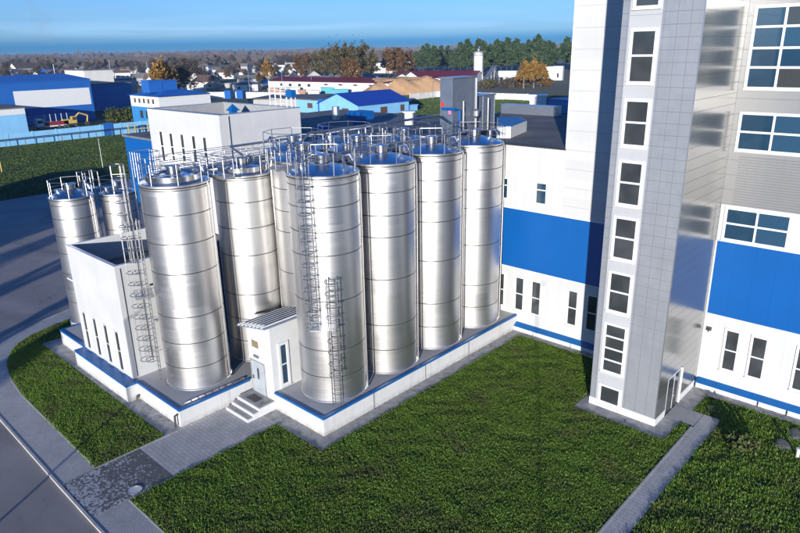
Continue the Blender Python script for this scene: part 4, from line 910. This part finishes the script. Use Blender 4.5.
for k, (pa, pb, yb, yt, lbl) in enumerate(((541,553,80,67,'white box cabin left of its twin beside the pine trees'), (553,562.5,80,66.5,'white box cabin right of its twin beside the pine trees'))):
    p0, p1 = at(pa,yb), at(pb-.3,yb); building('site_cabin', lbl, 'cabin', p0, p1, 6, hz(pa,yt,*p0), None, 'white_paint', 'greywall', wins=[(.4,.6,1.6,4.4)], group='white cabins by the pines')
building('pale_unit', 'pale blue grey plant unit behind the factory roof', 'plant unit', at(529,113), at(546,113), 5, hz(538,96,*at(535,113)), None, 'offwhite', 'galv')
building('shaded_shed', 'blue shed behind the factory roof by the tall wall', 'shed', at(546.5,113), at(580,118), 12, hz(556,99,*at(556,113)), None, 'midblue', 'blue_roof')
x, y = at(268,86); building('blue_tent', 'small bright blue roofed shed left of the white warehouse', 'shed', at(262,87), at(273.5,86), 9, hz(268,83,x,y), hz(268,80,x,y), 'greywall', 'blue_roof')
building('white_garage', 'long low white garage with a pale roof beyond the far fence', 'garage', at(233,91), at(258,90.5), 12, 3.4, 4.4, 'white_paint', 'slate', wins=[(.2,.3,1,2.4),(.6,.7,1,2.4)])

# vehicles in the yard behind the fence
def wheel_row(t, O, u, n, xs, r, d):
    for a in xs:
        for dd in (0, -d):
            c = Vector(O)+Vector(u)*a+Vector(n)*dd+Vector((0,0,r)); b = MB(); b.tube([c-Vector(n)*.18, c+Vector(n)*.18], r, 14); w = b.build('wheel', M['tyre'], t)
            b = MB(); b.tube([c-Vector(n)*.2, c+Vector(n)*.2], r*.5, 10); b.build('rim', M['galv'], w)
u = (0,1,0); nn = (1,0,0); X = -196.; ya = onx(37.5,128,X)[0]
t = thing('flatbed_truck', 'white and burgundy flatbed truck with upright stakes parked behind the fence', 'truck', (X,ya,0)); O = (X,ya,0)
def ob(nm, mat, par, *bx):
    b = MB()
    for q in bx: b.obox(O, u, nn, *q)
    return b.build(nm, M[mat], par)
ob('cab', 'white_paint', t, (0,2.2,.9,3.0,-2.4,0),(0.2,2.0,3.0,3.3,-2.2,-.2)); ob('windscreen', 'dark_win', t, (.3,1.9,2.0,2.8,-.01,.02)); ob('bed', 'burgundy', t, (2.4,9.6,1.1,2.2,-2.4,0)); ob('side_rail', 'white_paint', t, (2.4,9.6,.7,1.08,-2.4,.02))
b = MB()
for k in range(5): b.obox(O, u, nn, 2.5+k*1.7, 2.65+k*1.7, 2.2, 4.6, -.1, .0)
b.build('stake', M['white_paint'], t); wheel_row(t, O, u, nn, (1.1,6.5,8.2), .5, 2.2)
ya = onx(66,128,X)[0]; O = (X,ya,0); t = thing('excavator', 'yellow wheeled excavator parked right of the flatbed truck', 'excavator', O)
ob('chassis', 'seam', t, (0,4,.6,1.2,-2.3,0)); ob('body', 'yellow', t, (-.2,2.4,1.2,2.5,-2.3,0)); ob('cab', 'yellow', t, (2.4,3.8,1.2,3.3,-1.6,0)); ob('cab_window', 'dark_win', t, (2.5,3.7,2.2,3.1,.001,.03))
b = MB(); b.tube([(X-1,ya+2.6,2),(X-1,ya+5.2,4.2),(X-1,ya+7.8,3.2)], .3, 6); b.tube([(X-1,ya+7.8,3.2),(X-1,ya+7.4,1.2)], .25, 6); b.build('boom', M['yellow'], t)
b = MB(); b.box(X-1.5,ya+6.8,.2,X-.5,ya+7.8,1.3); b.build('bucket', M['seam'], t); wheel_row(t, O, u, nn, (.7,3.2), .55, 2.1)
for k, (px, py, mat, ln, lbl) in enumerate(((328,81,'yellow',9,'yellow crane truck in the yard behind the white warehouse'),(300,80,'greywall',8,'grey lorry in the yard left of the yellow truck'),(352,80,'white_paint',7,'white lorry among the trees behind the white warehouse'),(368,80.5,'bluehall',8,'dark blue lorry in the yard near the sand heap'))):
    p0 = at(px, py); d = Vector(at(px+6,py))-Vector(p0); d.normalize(); u = (d.x,d.y,0); nn = (d.y,-d.x,0); O = (*p0,0)
    t = thing('lorry', lbl, 'lorry', O, 'lorries in the far yard')
    ob('cab', mat, t, (0,2.3,.8,3.1,-2.4,0)); ob('windscreen', 'dark_win', t, (.2,2.1,1.9,2.8,.001,.03)); ob('bed', mat if k != 2 else 'greywall', t, (2.5,2.5+ln,1.1,3.4 if k != 0 else 2.2,-2.4,0))
    if k == 0:
        b = MB(); b.tube([Vector(O)+Vector(u)*3+Vector((0,0,2.5)), Vector(O)+Vector(u)*11+Vector((0,0,6))], .4, 5); b.build('crane_arm', M['yellow'], t)
    wheel_row(t, O, u, nn, (1.2,ln-1.5,ln+.5), .5, 2.2)

# yard clutter between the warehouse and the light blue wing
M['teal'] = plain('teal_paint', (.05,.30,.36), .6); M['pinkish'] = plain('brick_pallets', (.36,.20,.15), .85)
for k, (px, py, w, d, h, mat, lbl) in enumerate(((268,93,6,4,2.2,'pinkish','stack of reddish bricks left of the teal container'),(276,94,7,4,1.8,'pinkish','wide stack of reddish bricks by the white warehouse'),(284,92,5,4,2.4,'greywall','grey pallet stack by the white warehouse'),(291,93,5,3,2.6,'offwhite','whitish pallet stack by the white warehouse'),(298,94.5,4,4,2.,'pinkish','small stack of reddish bricks near the teal container'),(321,93.5,12,4,2.8,'teal','teal container in the yard in front of the white warehouse'),(333,95,8,4,2.4,'teal','shorter teal container nearest the blue roofed house'),(308,95,6,4,1.8,'offwhite','low whitish crate stack in front of the white warehouse'),(246,87,5,4,2.6,'burgundy','dark red container beyond the far white fence'),(225,88,9,4,2.6,'greywall','grey container beyond the far white fence'))):
    p0 = at(px,py); building('container' if mat in ('teal','burgundy') or k == 9 else 'pallet_stack', lbl, 'container' if mat in ('teal','burgundy') or k == 9 else 'pallet stack', p0, (p0[0]+w*.7,p0[1]+w*.7), d, h, None, mat, mat, group='goods stored in the yard')
for k, (px, yb, yt, lbl) in enumerate(((206,97,66,'slim lamp post beyond the blue hip roof'),(250,95,70,'slim lamp post beyond the tall white block, left of the gantry'),(283,94,68,'slim lamp post behind the brick stacks'),(312,92,66,'slim lamp post in front of the white warehouse'),(150,88,62,'slim lamp post behind the blue hip roof, left of the birches'),(58,92,64,'slim lamp post behind the big blue hall'),(112,82,60,'slim lamp post behind the pale shed'),(433,100,82,'slim lamp post by the white concrete fence'))):
    x, y = at(px, yb); zt = hz(px, yt, x, y); b = MB(); b.tube([(x,y,-.1),(x,y,zt)], .16, 6, r1=.09); b.tube([(x,y,zt),(x+1.6,y-.4,zt+.3)], .08, 5); tag(b.build('lamp_post', M['galv'], loc=(x,y,0)), lbl, 'lamp post', 'lamp posts in the yards')
# boulders and small things on the right lawn
def rock(name, label, c, r, h, mat, cat, group=None):
    rr = random.Random(hash(label) % 1000); me = bmesh.new(); bmesh.ops.create_icosphere(me, subdivisions=3, radius=1)
    ph = [rr.uniform(0,6) for _ in range(6)]
    for v in me.verts:
        p = v.co; s = 1+.16*math.sin(3*p.x+ph[0])*math.sin(2.6*p.y+ph[1])+.1*math.sin(5*p.y+ph[2]+3*p.z); v.co = Vector((p.x*r[0]*s, p.y*r[1]*s, max(-.25, min(.72, p.z*s))*h))
    d = bpy.data.meshes.new(name); me.to_mesh(d); me.free(); d.materials.append(mat); d.shade_smooth(); d.set_sharp_from_angle(angle=.7)
    o = bpy.data.objects.new(name, d); COL.objects.link(o); o.location = (*c,0); o.rotation_euler.z = rr.uniform(0,3); WL[o.name] = Vector((*c,0)); return tag(o, label, cat, group)
M['stone'] = mottled('field_stone', [(.3,(.09,.09,.08)),(.7,(.17,.17,.15))], 3)
a, c = at(782,446), at(796,436.5)
rock('boulder', 'flat grey boulder on the right lawn, nearer of the pair', a, (.6,.45), .26, M['stone'], 'boulder', 'boulders on the right lawn')
rock('boulder', 'flat grey boulder on the right lawn, nearer the facade', c, (.65,.5), .28, M['stone'], 'boulder', 'boulders on the right lawn')
for px, py, r, lbl in ((714.5,409,.42,'round concrete manhole cover on the grass by the facade'),(774,492,.3,'small round manhole cover on the right lawn grass'),(135,490.5,.36,'pale round manhole cover on the worn dark pavement')):
    x, y = at(px,py); b = MB(); b.lathe([(r,-.1),(r,.045),(r-.04,.055),(r-.04,.04),(.001,.045)], 28, (x,y)); tag(b.build('manhole_cover', M['kerb'] if px > 200 else M['galv'], loc=(x,y,0)), lbl, 'manhole cover', 'manhole covers')
x, y = at(797,458); b = MB(); b.cyl(x,y,-.1,.55,.09,12); b.cyl(x,y,.55,.62,.13,12); tag(b.build('vent_stub', M['white_paint'], loc=(x,y,0)), 'short white vent stub beside the boulders', 'pipe')
x, y = at(701,321)[0], FY
b = MB(); qx, qz = ony(709.5,328,FY); b.box(qx-.12,FY-.16,qz-.12,qx+.14,FY-.002,qz+.1); b.tube([(qx,FY-.12,qz),(qx+.05,FY-.4,qz-.08)], .05, 6); b.build('security_camera', M['seam'], fb)
# ================================================================== TREES
M['bark'] = plain('bark', (.07,.055,.045), .9)
M['bark_birch'] = plain('birch_bark', (.32,.30,.27), .85, var=.4, scale=3)
LM = {'bare': leafmat('bare_twigs', (.045,.036,.03), (.10,.078,.06)), 'gold': leafmat('golden_leaves', (.12,.065,.012), (.28,.155,.03)), 'rust': leafmat('rust_leaves', (.075,.04,.017), (.15,.085,.03)),
      'pine': leafmat('pine_needles', (.016,.034,.012), (.055,.085,.028)), 'olive': leafmat('olive_leaves', (.045,.043,.018), (.11,.085,.035)), 'bush': leafmat('bush_leaves', (.03,.05,.012), (.10,.11,.03))}
def quads(name, mat, P, S, parent, asp=.6):
    """leaf or twig clumps as small randomly turned quads"""
    n = len(P); a = RNG.normal(size=(n,3)); a /= np.linalg.norm(a,axis=1)[:,None]; b = np.cross(a, RNG.normal(size=(n,3))); b /= np.linalg.norm(b,axis=1)[:,None]
    S = np.asarray(S).reshape(-1,1) if np.ndim(S) else np.full((n,1), S)
    A = a*S; B = b*S*asp; V = np.stack([P-A-B*.5, P+A*.2-B, P+A+B*.4, P-A*.1+B], 1).reshape(-1,3)
    me = bpy.data.meshes.new(name); me.from_pydata(V.tolist(), [], np.arange(n*4).reshape(-1,4).tolist()); me.materials.append(mat); me.update()
    o = bpy.data.objects.new(name, me); COL.objects.link(o); o.parent = parent; WL[o.name] = Vector(); return o
def limbs(h, spread, n, seed, r0, z0=.25, up=.55):
    rr = random.Random(seed); b = MB(); b.tube([(0,0,-.3),(rr.uniform(-.1,.1),rr.uniform(-.1,.1),h*.35),(rr.uniform(-.3,.3),rr.uniform(-.3,.3),h*.9)], r0, 7, r1=r0*.15); tips = []
    for k in range(n):
        z = h*(z0+(.85-z0)*k/n); a = k*2.4+rr.uniform(-.4,.4); L = spread*(1.1-.6*k/n)*rr.uniform(.75,1.15); e = Vector((math.cos(a)*L, math.sin(a)*L, z+L*up*rr.uniform(.7,1.4))); mid = Vector((e.x*.5,e.y*.5,z+(e.z-z)*.4))
        b.tube([(0,0,z),mid,e], r0*.35*(1-.5*k/n), 5, r1=r0*.06); tips.append((mid,e))
        for j in range(3):
            q = mid.lerp(e, rr.uniform(.2,.9)); f = q+Vector((rr.uniform(-1,1),rr.uniform(-1,1),rr.uniform(.2,1)))*L*.42; b.tube([q,f], r0*.10, 4, r1=r0*.03); tips.append((q,f))
    return b, tips
def make_tree(kind, label, name, h, spread, seed, nq, size, group):
    rng = np.random.default_rng(seed); t = thing(name, label, 'tree', (0,0,0), group)
    if kind == 'pine':
        b = MB(); b.tube([(0,0,-.3),(.1,0,h*.5),(0,.1,h*.97)], h*.017, 7, r1=h*.003); b.build('trunk', M['bark'], t); P = []; S = []
        L = 26
        for k in range(L):
            f = (k+rng.random()*.8)/L; z = h*(.26+.70*f); R = spread*max(.18, math.sin(PI*min(1,.18+.86*f))**.8)*(.6+.7*rng.random())
            for j in range(rng.integers(2,5)):
                a = rng.uniform(0,2*PI); rad = R*rng.uniform(.45,1.); c = np.array((math.cos(a)*rad, math.sin(a)*rad, z+rng.normal(0,h*.02)))
                m_ = max(4, nq//(L*3)); P.append(c+rng.normal(size=(m_,3))*np.array((R*.24+.25,R*.24+.25,h*.020))); S += [size]*m_
        quads('crown', LM['pine'], np.concatenate(P), np.array(S)*RNG.uniform(.6,1.3,len(S)), t, .45)
    else:
        b, tips = limbs(h, spread, 9, seed, h*.018, .22, .75 if kind != 'birch' else 1.1); b.build('trunk', M['bark_birch'] if kind in ('gold',) else M['bark'], t); P = []
        m_ = max(3, nq//len(tips))
        for a, e in tips:
            a, e = np.array(a), np.array(e); f = rng.uniform(.25,1.15,(m_,1)); P.append(a+(e-a)*f+rng.normal(size=(m_,3))*spread*(.17 if kind == 'bare' else .2))
        P.append(np.array((0,0,h*.88))+rng.normal(size=(m_*2,3))*np.array((spread*.18,spread*.18,h*.09)))
        P = np.concatenate(P); quads('crown', LM[kind], P, size*RNG.uniform(.5,1.4,len(P)), t, .12 if kind == 'bare' else .55)
    return t
def place(proto, first, x, y, s, rz, label=None):
    if first[0]: first[0] = False; proto.location = (x,y,-.1); proto.rotation_euler.z = rz; proto.scale = s if isinstance(s, tuple) else (s,)*3; o = proto
    else: o = copy_tree(proto, (x,y,-.1), rz, s)
    if label: o['label'] = label
    return o
G1, G2, G3 = 'bare trees among the village houses', 'autumn trees behind the warehouse', 'pine trees behind the concrete plant'
protos = {}
for k in range(3):
    protos['bare%d'%k] = (make_tree('bare', 'leafless grey brown tree among the village houses on the horizon', 'bare_tree', 13, 4.5, 20+k, 1500, .9, G1), [True])
    protos['pine%d'%k] = (make_tree('pine', 'dark green pine in the stand behind the concrete plant', 'pine_tree', 20, 4.2, 40+k, 2600, 1.0, G3), [True])
for k in range(2):
    protos['olive%d'%k] = (make_tree('olive', 'tall olive and brown leaved tree in the clump behind the white warehouse', 'broadleaf_tree', 20, 3.6, 60+k, 1500, .6, G2), [True])
    protos['rust%d'%k] = (make_tree('rust', 'rust brown autumn tree in the row behind the white warehouse', 'broadleaf_tree', 16, 3.4, 80+k, 1100, .6, G2), [True])
    protos['gold%d'%k] = (make_tree('gold', 'golden birch', 'birch_tree', 15, 3.6, 90+k, 2400, .55, 'golden birches'), [True])
def P_(kind, px, yt, D, label=None, v=None, hk={'bare':14.,'pine':20.,'olive':22.,'rust':18.,'gold':17.}):
    """tree on the bearing px, D metres away, its top reaching the height seen at yt"""
    x, y = dist(px, 100, D); h = hz(px, yt, x, y); pr, fl = protos[kind+str(random.randrange(3 if kind in ('bare','pine') else 2) if v is None else v)]
    return place(pr, fl, x, y, max(.25, h/hk[kind]), random.uniform(0,6), label)
# pines
for px, yt, D in ((424,47,470),(429,43,480),(434,46,478),(441,43,470),(447,46,476),(461,42,440),(466,40,436),(471,43,444),(477,39,452),(483,42,446),(489,43,462),(494,40,450),(500,43,446),(505,38,456),(510,43,470),(514,40,464),(520,43,452),(525,39,470),(531,41,478),(536,35,462),(541,38,470),(546,41,480),(551,43,476),(564,38,500),(569,40,520),(486,47,420),(453,50,500),(457,47,520),(575,42,480),(416,52,520)):
    P_('pine', px+random.uniform(-1.2,1.2), yt+random.uniform(-1,3.5), D*random.uniform(1.3,1.5))
# olive and rust clump
for px, yt, D in ((333,42,470),(340,40,460),(347,38,470),(355,40,455),(364,38,465),(374,45,470),(326,45,480),(318,47,500)): P_('olive', px, yt, D)
for px, yt, D in ((389,44,500),(396,43,510),(403,46,500),(409,47,520),(350,52,380),(356,55,372),(308,50,560),(300,51,560)): P_('rust', px, yt, D)
# named birches
P_('gold', 165, 56, 330, 'golden birch standing alone behind the blue hip roof', 0); P_('gold', 170, 60, 335, 'smaller golden birch close behind the first one', 1)
P_('gold', 523, 57, 380, 'golden birch left of its neighbour in front of the pines', 1); P_('gold', 533, 56, 384, 'golden birch beside the white cabins in front of the pines', 0); P_('gold', 540, 60, 400, 'shorter golden birch nearest the white cabins', 1)
P_('gold', 270, 57, 520, 'golden brown birch in the village left of the warehouse', 0)
for px, yt, D in ((180,60,380),(186,63,350),(192,56,420)): P_('bare', px, yt, D)
# village: bare trees and houses
for k in range(105):
    px = random.uniform(-20, 330) if k < 80 else random.uniform(300, 420); D = random.uniform(480, 1300); x, y = dist(px, 100, D); pr, fl = protos['bare%d' % random.randrange(3)]
    place(pr, fl, x, y, random.uniform(.5,.95)*(1+.5*(D > 900)), random.uniform(0,6))
for k in range(34):
    px = random.uniform(-20, 330); D = random.uniform(420, 900); x, y = dist(px, 100, D); pr, fl = protos[random.choice(('rust0','rust1','olive0','bare1'))]
    o = place(pr, fl, x, y, random.uniform(.4,.65), random.uniform(0,6)); o['label'] = 'autumn coloured tree among the village houses on the horizon'; o['group'] = G1
HOUSE = [('offwhite','slate','whitish village house with a grey roof among the far trees'),('cream','brown_roof','cream village house with a brown roof among the far trees'),('greywall','slate','grey village house with a grey roof among the far trees'),('offwhite','brown_roof','whitish village house with a brown roof among the far trees')]
for k in range(150):
    px = random.uniform(-15, 320) if k < 130 else random.uniform(320,420); D = random.uniform(400, 1000); x, y = dist(px, 100, D); w, r, lbl = HOUSE[k % 4]; L = random.uniform(10,20); dep = random.uniform(7,10); a = random.choice((0,PI/2))+random.uniform(-.5,.5)+R_(43)
    he = random.uniform(3,5.5); building('village_house', lbl, 'house', (x,y), (x+L*math.cos(a),y+L*math.sin(a)), dep, he, he+random.uniform(2.,3.4), w, r, wins=[(.15,.27,1.,2.3),(.45,.57,1.,2.3),(.75,.87,1.,2.3)], group='village houses on the horizon')
p0, p1 = at(17,73.5), at(51,72); building('long_barn', 'long white barn with a dark brown roof in the village at far left', 'barn', p0, p1, 14, hz(17,68.5,*p0), hz(17,63.5,*p0), 'offwhite', 'brown_roof')
p0, p1 = at(36,78), at(58,77.5); building('blue_roof_barn', 'barn with a bright blue roof just behind the big blue hall', 'barn', p0, p1, 16, hz(40,74,*p0), hz(40,70,*p0), 'offwhite', 'blue_roof')
p0, p1 = at(286,76), at(330,76); building('grey_warehouse', 'long grey warehouse with a white roof line behind the yard lorries', 'warehouse', p0, p1, 30, hz(300,63,*p0), None, 'greywall', 'white_paint')
p0, p1 = at(290,62.5), at(336,62.5); building('long_white_block', 'very long white block with a row of windows on the horizon', 'building', p0, p1, 20, hz(310,58.5,*p0), None, 'offwhite', 'slate', wins=[(.03+.06*k,.06+.06*k,3,5) for k in range(16)])
p0, p1 = at(374,73), at(398,73); building('white_hall', 'plain white hall between the autumn trees and the pines', 'hall', p0, p1, 20, hz(380,63,*p0), None, 'white_paint', 'slate')
p0, p1 = at(398,63), at(470,62); building('low_roofs', 'low pale brown roofed row in front of the pines', 'building', p0, p1, 12, 3, 5, 'cream', 'brown_roof')
p0, p1 = at(262,74), at(290,74); building('blue_gate_hall', 'pale hall with blue doors left of the grey warehouse', 'hall', p0, p1, 20, hz(275,65,*p0), None, 'offwhite', 'slate', wins=[(.35,.5,.1,3.6),(.65,.8,.1,3.6)], win='bluehall')
# bushes near the plant and row of conifers by the hall
def bush(name, label, x, y, r, h, kind, seed, n=900, size=.35, group=None, cat='bush'):
    rng = np.random.default_rng(seed); t = thing(name, label, cat, (x,y,0), group); b = MB(); rr = random.Random(seed)
    for k in range(6): a = k*1.05; b.tube([(0,0,-.2),(math.cos(a)*r*.3,math.sin(a)*r*.3,h*.4),(math.cos(a)*r*.7,math.sin(a)*r*.7,h*.8)], .08, 5, r1=.02)
    WL[t.name] = Vector(); b.build('stems', M['bark'], t)
    c = rng.normal(size=(16,3)); c /= np.linalg.norm(c,axis=1)[:,None]; c = c*np.array((r*.62,r*.62,h*.32))+np.array((0,0,h*.5)); P = np.concatenate([q+rng.normal(size=(n//16,3))*np.array((r*.22,r*.22,h*.14)) for q in c]); P = P[P[:,2] > .02]
    quads('crown', LM[kind], P, size*RNG.uniform(.5,1.3,len(P)), t); return t
for px, py, r, h, kind, lbl in ((488,88,6,5,'olive','round olive bush below the conveyor of the concrete plant'),(507,88,5,5,'bare','leafless grey bush below the mixing plant'),(522,86,6,6,'rust','brown bush in front of the golden birches'),(533,86,5,6,'bare','leafless bush under the birch by the cabins'),(545,86,5,4,'rust','low brown bush in front of the white cabins')):
    x, y = at(px,py); bush('bush', lbl, x, y, r, h, kind, int(px), 1400, .55, 'bushes by the concrete plant')
x, y = at(742,449); bush('bush', 'low dark green bush on the grass left of the boulders', x, y, .95, .8, 'bush', 77, 900, .12)
hy0 = onx(108,121,-200)[0]; hy1 = onx(131,119,-200)[0]
for k in range(9):
    y = hy0+(hy1-hy0)*k/8; bush('conifer_hedge', 'small yellow green conifer in the clipped row beside the blue hall', -199+random.uniform(-.3,.3), y, 1.3, 4.2+random.uniform(-.5,.6), 'bush', 200+k, 350, .4, 'conifers in a row by the blue hall', 'conifer')
# far forest: one mass to the horizon
def far_forest(name, label, a0, a1, r0, r1, h, n, mat, size):
    th = RNG.uniform(a0, a1, n); r = np.sqrt(RNG.uniform(r0*r0, r1*r1, n)); P = np.stack([CAM.x+r*np.cos(th), CAM.y+r*np.sin(th), RNG.uniform(.15,1,n)*h*(.75+.35*np.sin(th*60)*np.sin(th*23+r*.002))], 1)
    e = thing(name, None, None); COL.objects.unlink(e); bpy.data.objects.remove(e)
    V = []; up = np.array((0,0,1.)); t = np.stack([-np.sin(th), np.cos(th), th*0], 1); S = size*RNG.uniform(.6,1.5,(n,1)); d = np.stack([np.cos(th),np.sin(th),th*0],1)
    V = np.stack([P-t*S, P-up*S*.8+d*S*.3, P+t*S-d*S*.2, P+up*S*1.1], 1).reshape(-1,3)
    me = bpy.data.meshes.new(name); me.from_pydata(V.tolist(), [], np.arange(n*4).reshape(-1,4).tolist()); me.materials.append(mat); me.update()
    o = bpy.data.objects.new(name, me); COL.objects.link(o); return tag(o, label, 'forest', kind='stuff')
far_forest('distant_forest', 'brown grey leafless woodland belt behind the village', R_(105), R_(172), 1300, 2100, 15, 42000, LM['bare'], 5.)
far_forest('distant_forest', 'dark blue green forest on the far horizon', R_(100), R_(175), 3200, 7500, 17, 30000, LM['bare'], 16.)
# trees and a shed beyond the left edge of the view: their long shadows lie across the yard
G4 = 'roadside trees left of the yard'
for k, (px, py, t_, kind, s) in enumerate(((0,243,42,'olive0',.62),(30,247,60,'bare1',.8),(0,290,46,'olive1',.66),(0,337,40,'olive0',.6),(0,372,44,'bare2',.7))):
    x, y = at(px,py); x += .53*t_; y -= .848*t_; pr, fl = protos[kind]; o = place(pr, fl, x, y, (s*.5,s*.5,s), k*1.3, 'roadside tree throwing its long shadow over the asphalt yard'); o['group'] = G4
building('yard_shed', 'grey shed beside the yard left of the view', 'shed', (-80,-25), (-50,-34), 10, 7.5, None, 'greywall', 'slate')
x, y = at(0,518); x += .53*14; y -= .848*14; b = MB(); b.tube([(x,y,-.1),(x,y,9)], .09, 8, r1=.05); b.tube([(x,y,9),(x-.2,y+1.5,9.3)], .04, 6); tag(b.build('lamp_post', M['galv'], loc=(x,y,-.1)), 'slim street lamp on the road by the kerb', 'lamp post')

x, y = at(541,520); x += .53*30; y -= .848*30; b = MB(); b.tube([(x,y,-.1),(x,y,11)], .06, 8, r1=.045); b.tube([(x,y,11),(x-.3,y+1.2,11.2)], .05, 6); tag(b.build('lamp_post', M['galv'], loc=(x,y,-.1)), 'street lamp behind the viewpoint throwing a thin shadow up the big lawn', 'lamp post')
# ================================================================== SKY, SUN, CAMERA
SUN_EL, SUN_AZ = R_(7.5), math.atan2(-.848, .53)          # direction towards the sun
wd = bpy.data.worlds.new('World'); sc.world = wd; wd.use_nodes = True; nt = wd.node_tree; nt.nodes.clear()
def wn(t, **k):
    n_ = nt.nodes.new(t)
    for a, v in k.items(): setattr(n_, a, v)
    return n_
out = wn('ShaderNodeOutputWorld'); bg = wn('ShaderNodeBackground'); bg.inputs['Strength'].default_value = .15
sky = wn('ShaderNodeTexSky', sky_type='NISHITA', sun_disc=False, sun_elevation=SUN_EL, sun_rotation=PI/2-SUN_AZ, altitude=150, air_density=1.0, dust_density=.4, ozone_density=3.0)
tc = wn('ShaderNodeTexCoord'); sp = wn('ShaderNodeSeparateXYZ'); nt.links.new(tc.outputs['Generated'], sp.inputs[0])
mp = wn('ShaderNodeMapping'); mp.inputs['Scale'].default_value = (3,3,55); nt.links.new(tc.outputs['Generated'], mp.inputs[0])
nz = wn('ShaderNodeTexNoise'); nz.inputs['Scale'].default_value = 1.3; nz.inputs['Detail'].default_value = 6; nt.links.new(mp.outputs[0], nz.inputs['Vector'])
rp = wn('ShaderNodeValToRGB'); e = rp.color_ramp.elements; e[0].position = .0; e[0].color = (0,0,0,1); e[1].position = .10; e[1].color = (0,0,0,1)
for p, v in ((.012,.0),(.02,.1),(.03,.42),(.045,.15),(.07,.05)):
    q = e.new(p); q.color = (v,v,v,1)
nt.links.new(sp.outputs[2], rp.inputs[0])
mu = wn('ShaderNodeMath', operation='MULTIPLY'); nt.links.new(rp.outputs[0], mu.inputs[0])
mr_ = wn('ShaderNodeMapRange'); nt.links.new(nz.outputs['Fac'], mr_.inputs[0]); mr_.inputs[1].default_value = .42; mr_.inputs[2].default_value = .62; nt.links.new(mr_.outputs[0], mu.inputs[1])
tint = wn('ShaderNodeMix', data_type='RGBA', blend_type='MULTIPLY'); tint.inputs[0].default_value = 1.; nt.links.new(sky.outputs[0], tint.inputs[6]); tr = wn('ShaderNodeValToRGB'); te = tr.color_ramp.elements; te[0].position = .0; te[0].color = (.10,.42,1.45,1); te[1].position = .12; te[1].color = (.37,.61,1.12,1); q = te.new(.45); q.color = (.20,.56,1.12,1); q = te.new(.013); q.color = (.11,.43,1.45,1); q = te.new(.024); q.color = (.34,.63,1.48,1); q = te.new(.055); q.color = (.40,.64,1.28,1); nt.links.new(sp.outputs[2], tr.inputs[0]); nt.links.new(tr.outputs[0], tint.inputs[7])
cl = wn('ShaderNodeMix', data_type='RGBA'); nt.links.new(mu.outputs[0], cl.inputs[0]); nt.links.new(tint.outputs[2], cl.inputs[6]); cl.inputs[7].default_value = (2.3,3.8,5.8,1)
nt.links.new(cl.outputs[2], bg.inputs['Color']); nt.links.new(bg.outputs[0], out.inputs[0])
sl = bpy.data.lights.new('sun', 'SUN'); sl.energy = 5.0; sl.angle = R_(.5); sl.color = (1.,.96,.90); so = bpy.data.objects.new('sun', sl); COL.objects.link(so)
dv = Vector((math.cos(SUN_EL)*math.cos(SUN_AZ), math.cos(SUN_EL)*math.sin(SUN_AZ), math.sin(SUN_EL))); so.rotation_euler = dv.to_track_quat('Z', 'Y').to_euler(); so.location = (40,-60,60)
cd = bpy.data.cameras.new('camera'); cam = bpy.data.objects.new('camera', cd); COL.objects.link(cam); cd.sensor_width = 36; cd.lens = 36*F/800; cd.clip_start = .2; cd.clip_end = 20000
r0 = Vector(ray(CX+F, CY)); f0 = Vector(ray(CX, CY)); rt = (r0-f0).normalized(); up = rt.cross(f0.normalized())
mw = Matrix((rt, up, -f0.normalized())).transposed().to_4x4(); mw.translation = CAM; cam.matrix_world = mw; sc.camera = cam
sc.view_settings.view_transform = 'Standard'; sc.view_settings.look = 'None'; sc.view_settings.gamma = 1; sc.view_settings.exposure = .5; sc.view_settings.use_curve_mapping = False
sc.render.engine = 'CYCLES'; sc.cycles.max_bounces = 6; sc.cycles.caustics_reflective = False; sc.cycles.sample_clamp_indirect = 6
# air
hb = MB(); hb.box(-9800,-9800,-1.5,9800,9800,37.); ho = hb.build('haze', None); ho['kind'] = 'stuff'; ho.data.materials.clear()
hm = bpy.data.materials.new('haze'); hm.use_nodes = True; hn = hm.node_tree; hn.nodes.clear(); ov = hn.nodes.new('ShaderNodeOutputMaterial'); pv = hn.nodes.new('ShaderNodeVolumePrincipled')
pv.inputs['Color'].default_value = (.45,.66,1,1); pv.inputs['Density'].default_value = .00009; pv.inputs['Anisotropy'].default_value = 0.; hn.links.new(pv.outputs[0], ov.inputs['Volume']); ho.data.materials.append(hm)
# prototypes that were never placed are not part of the scene
for pr, fl in protos.values():
    if fl[0]:
        for ch in list(pr.children): bpy.data.objects.remove(ch)
        bpy.data.objects.remove(pr)
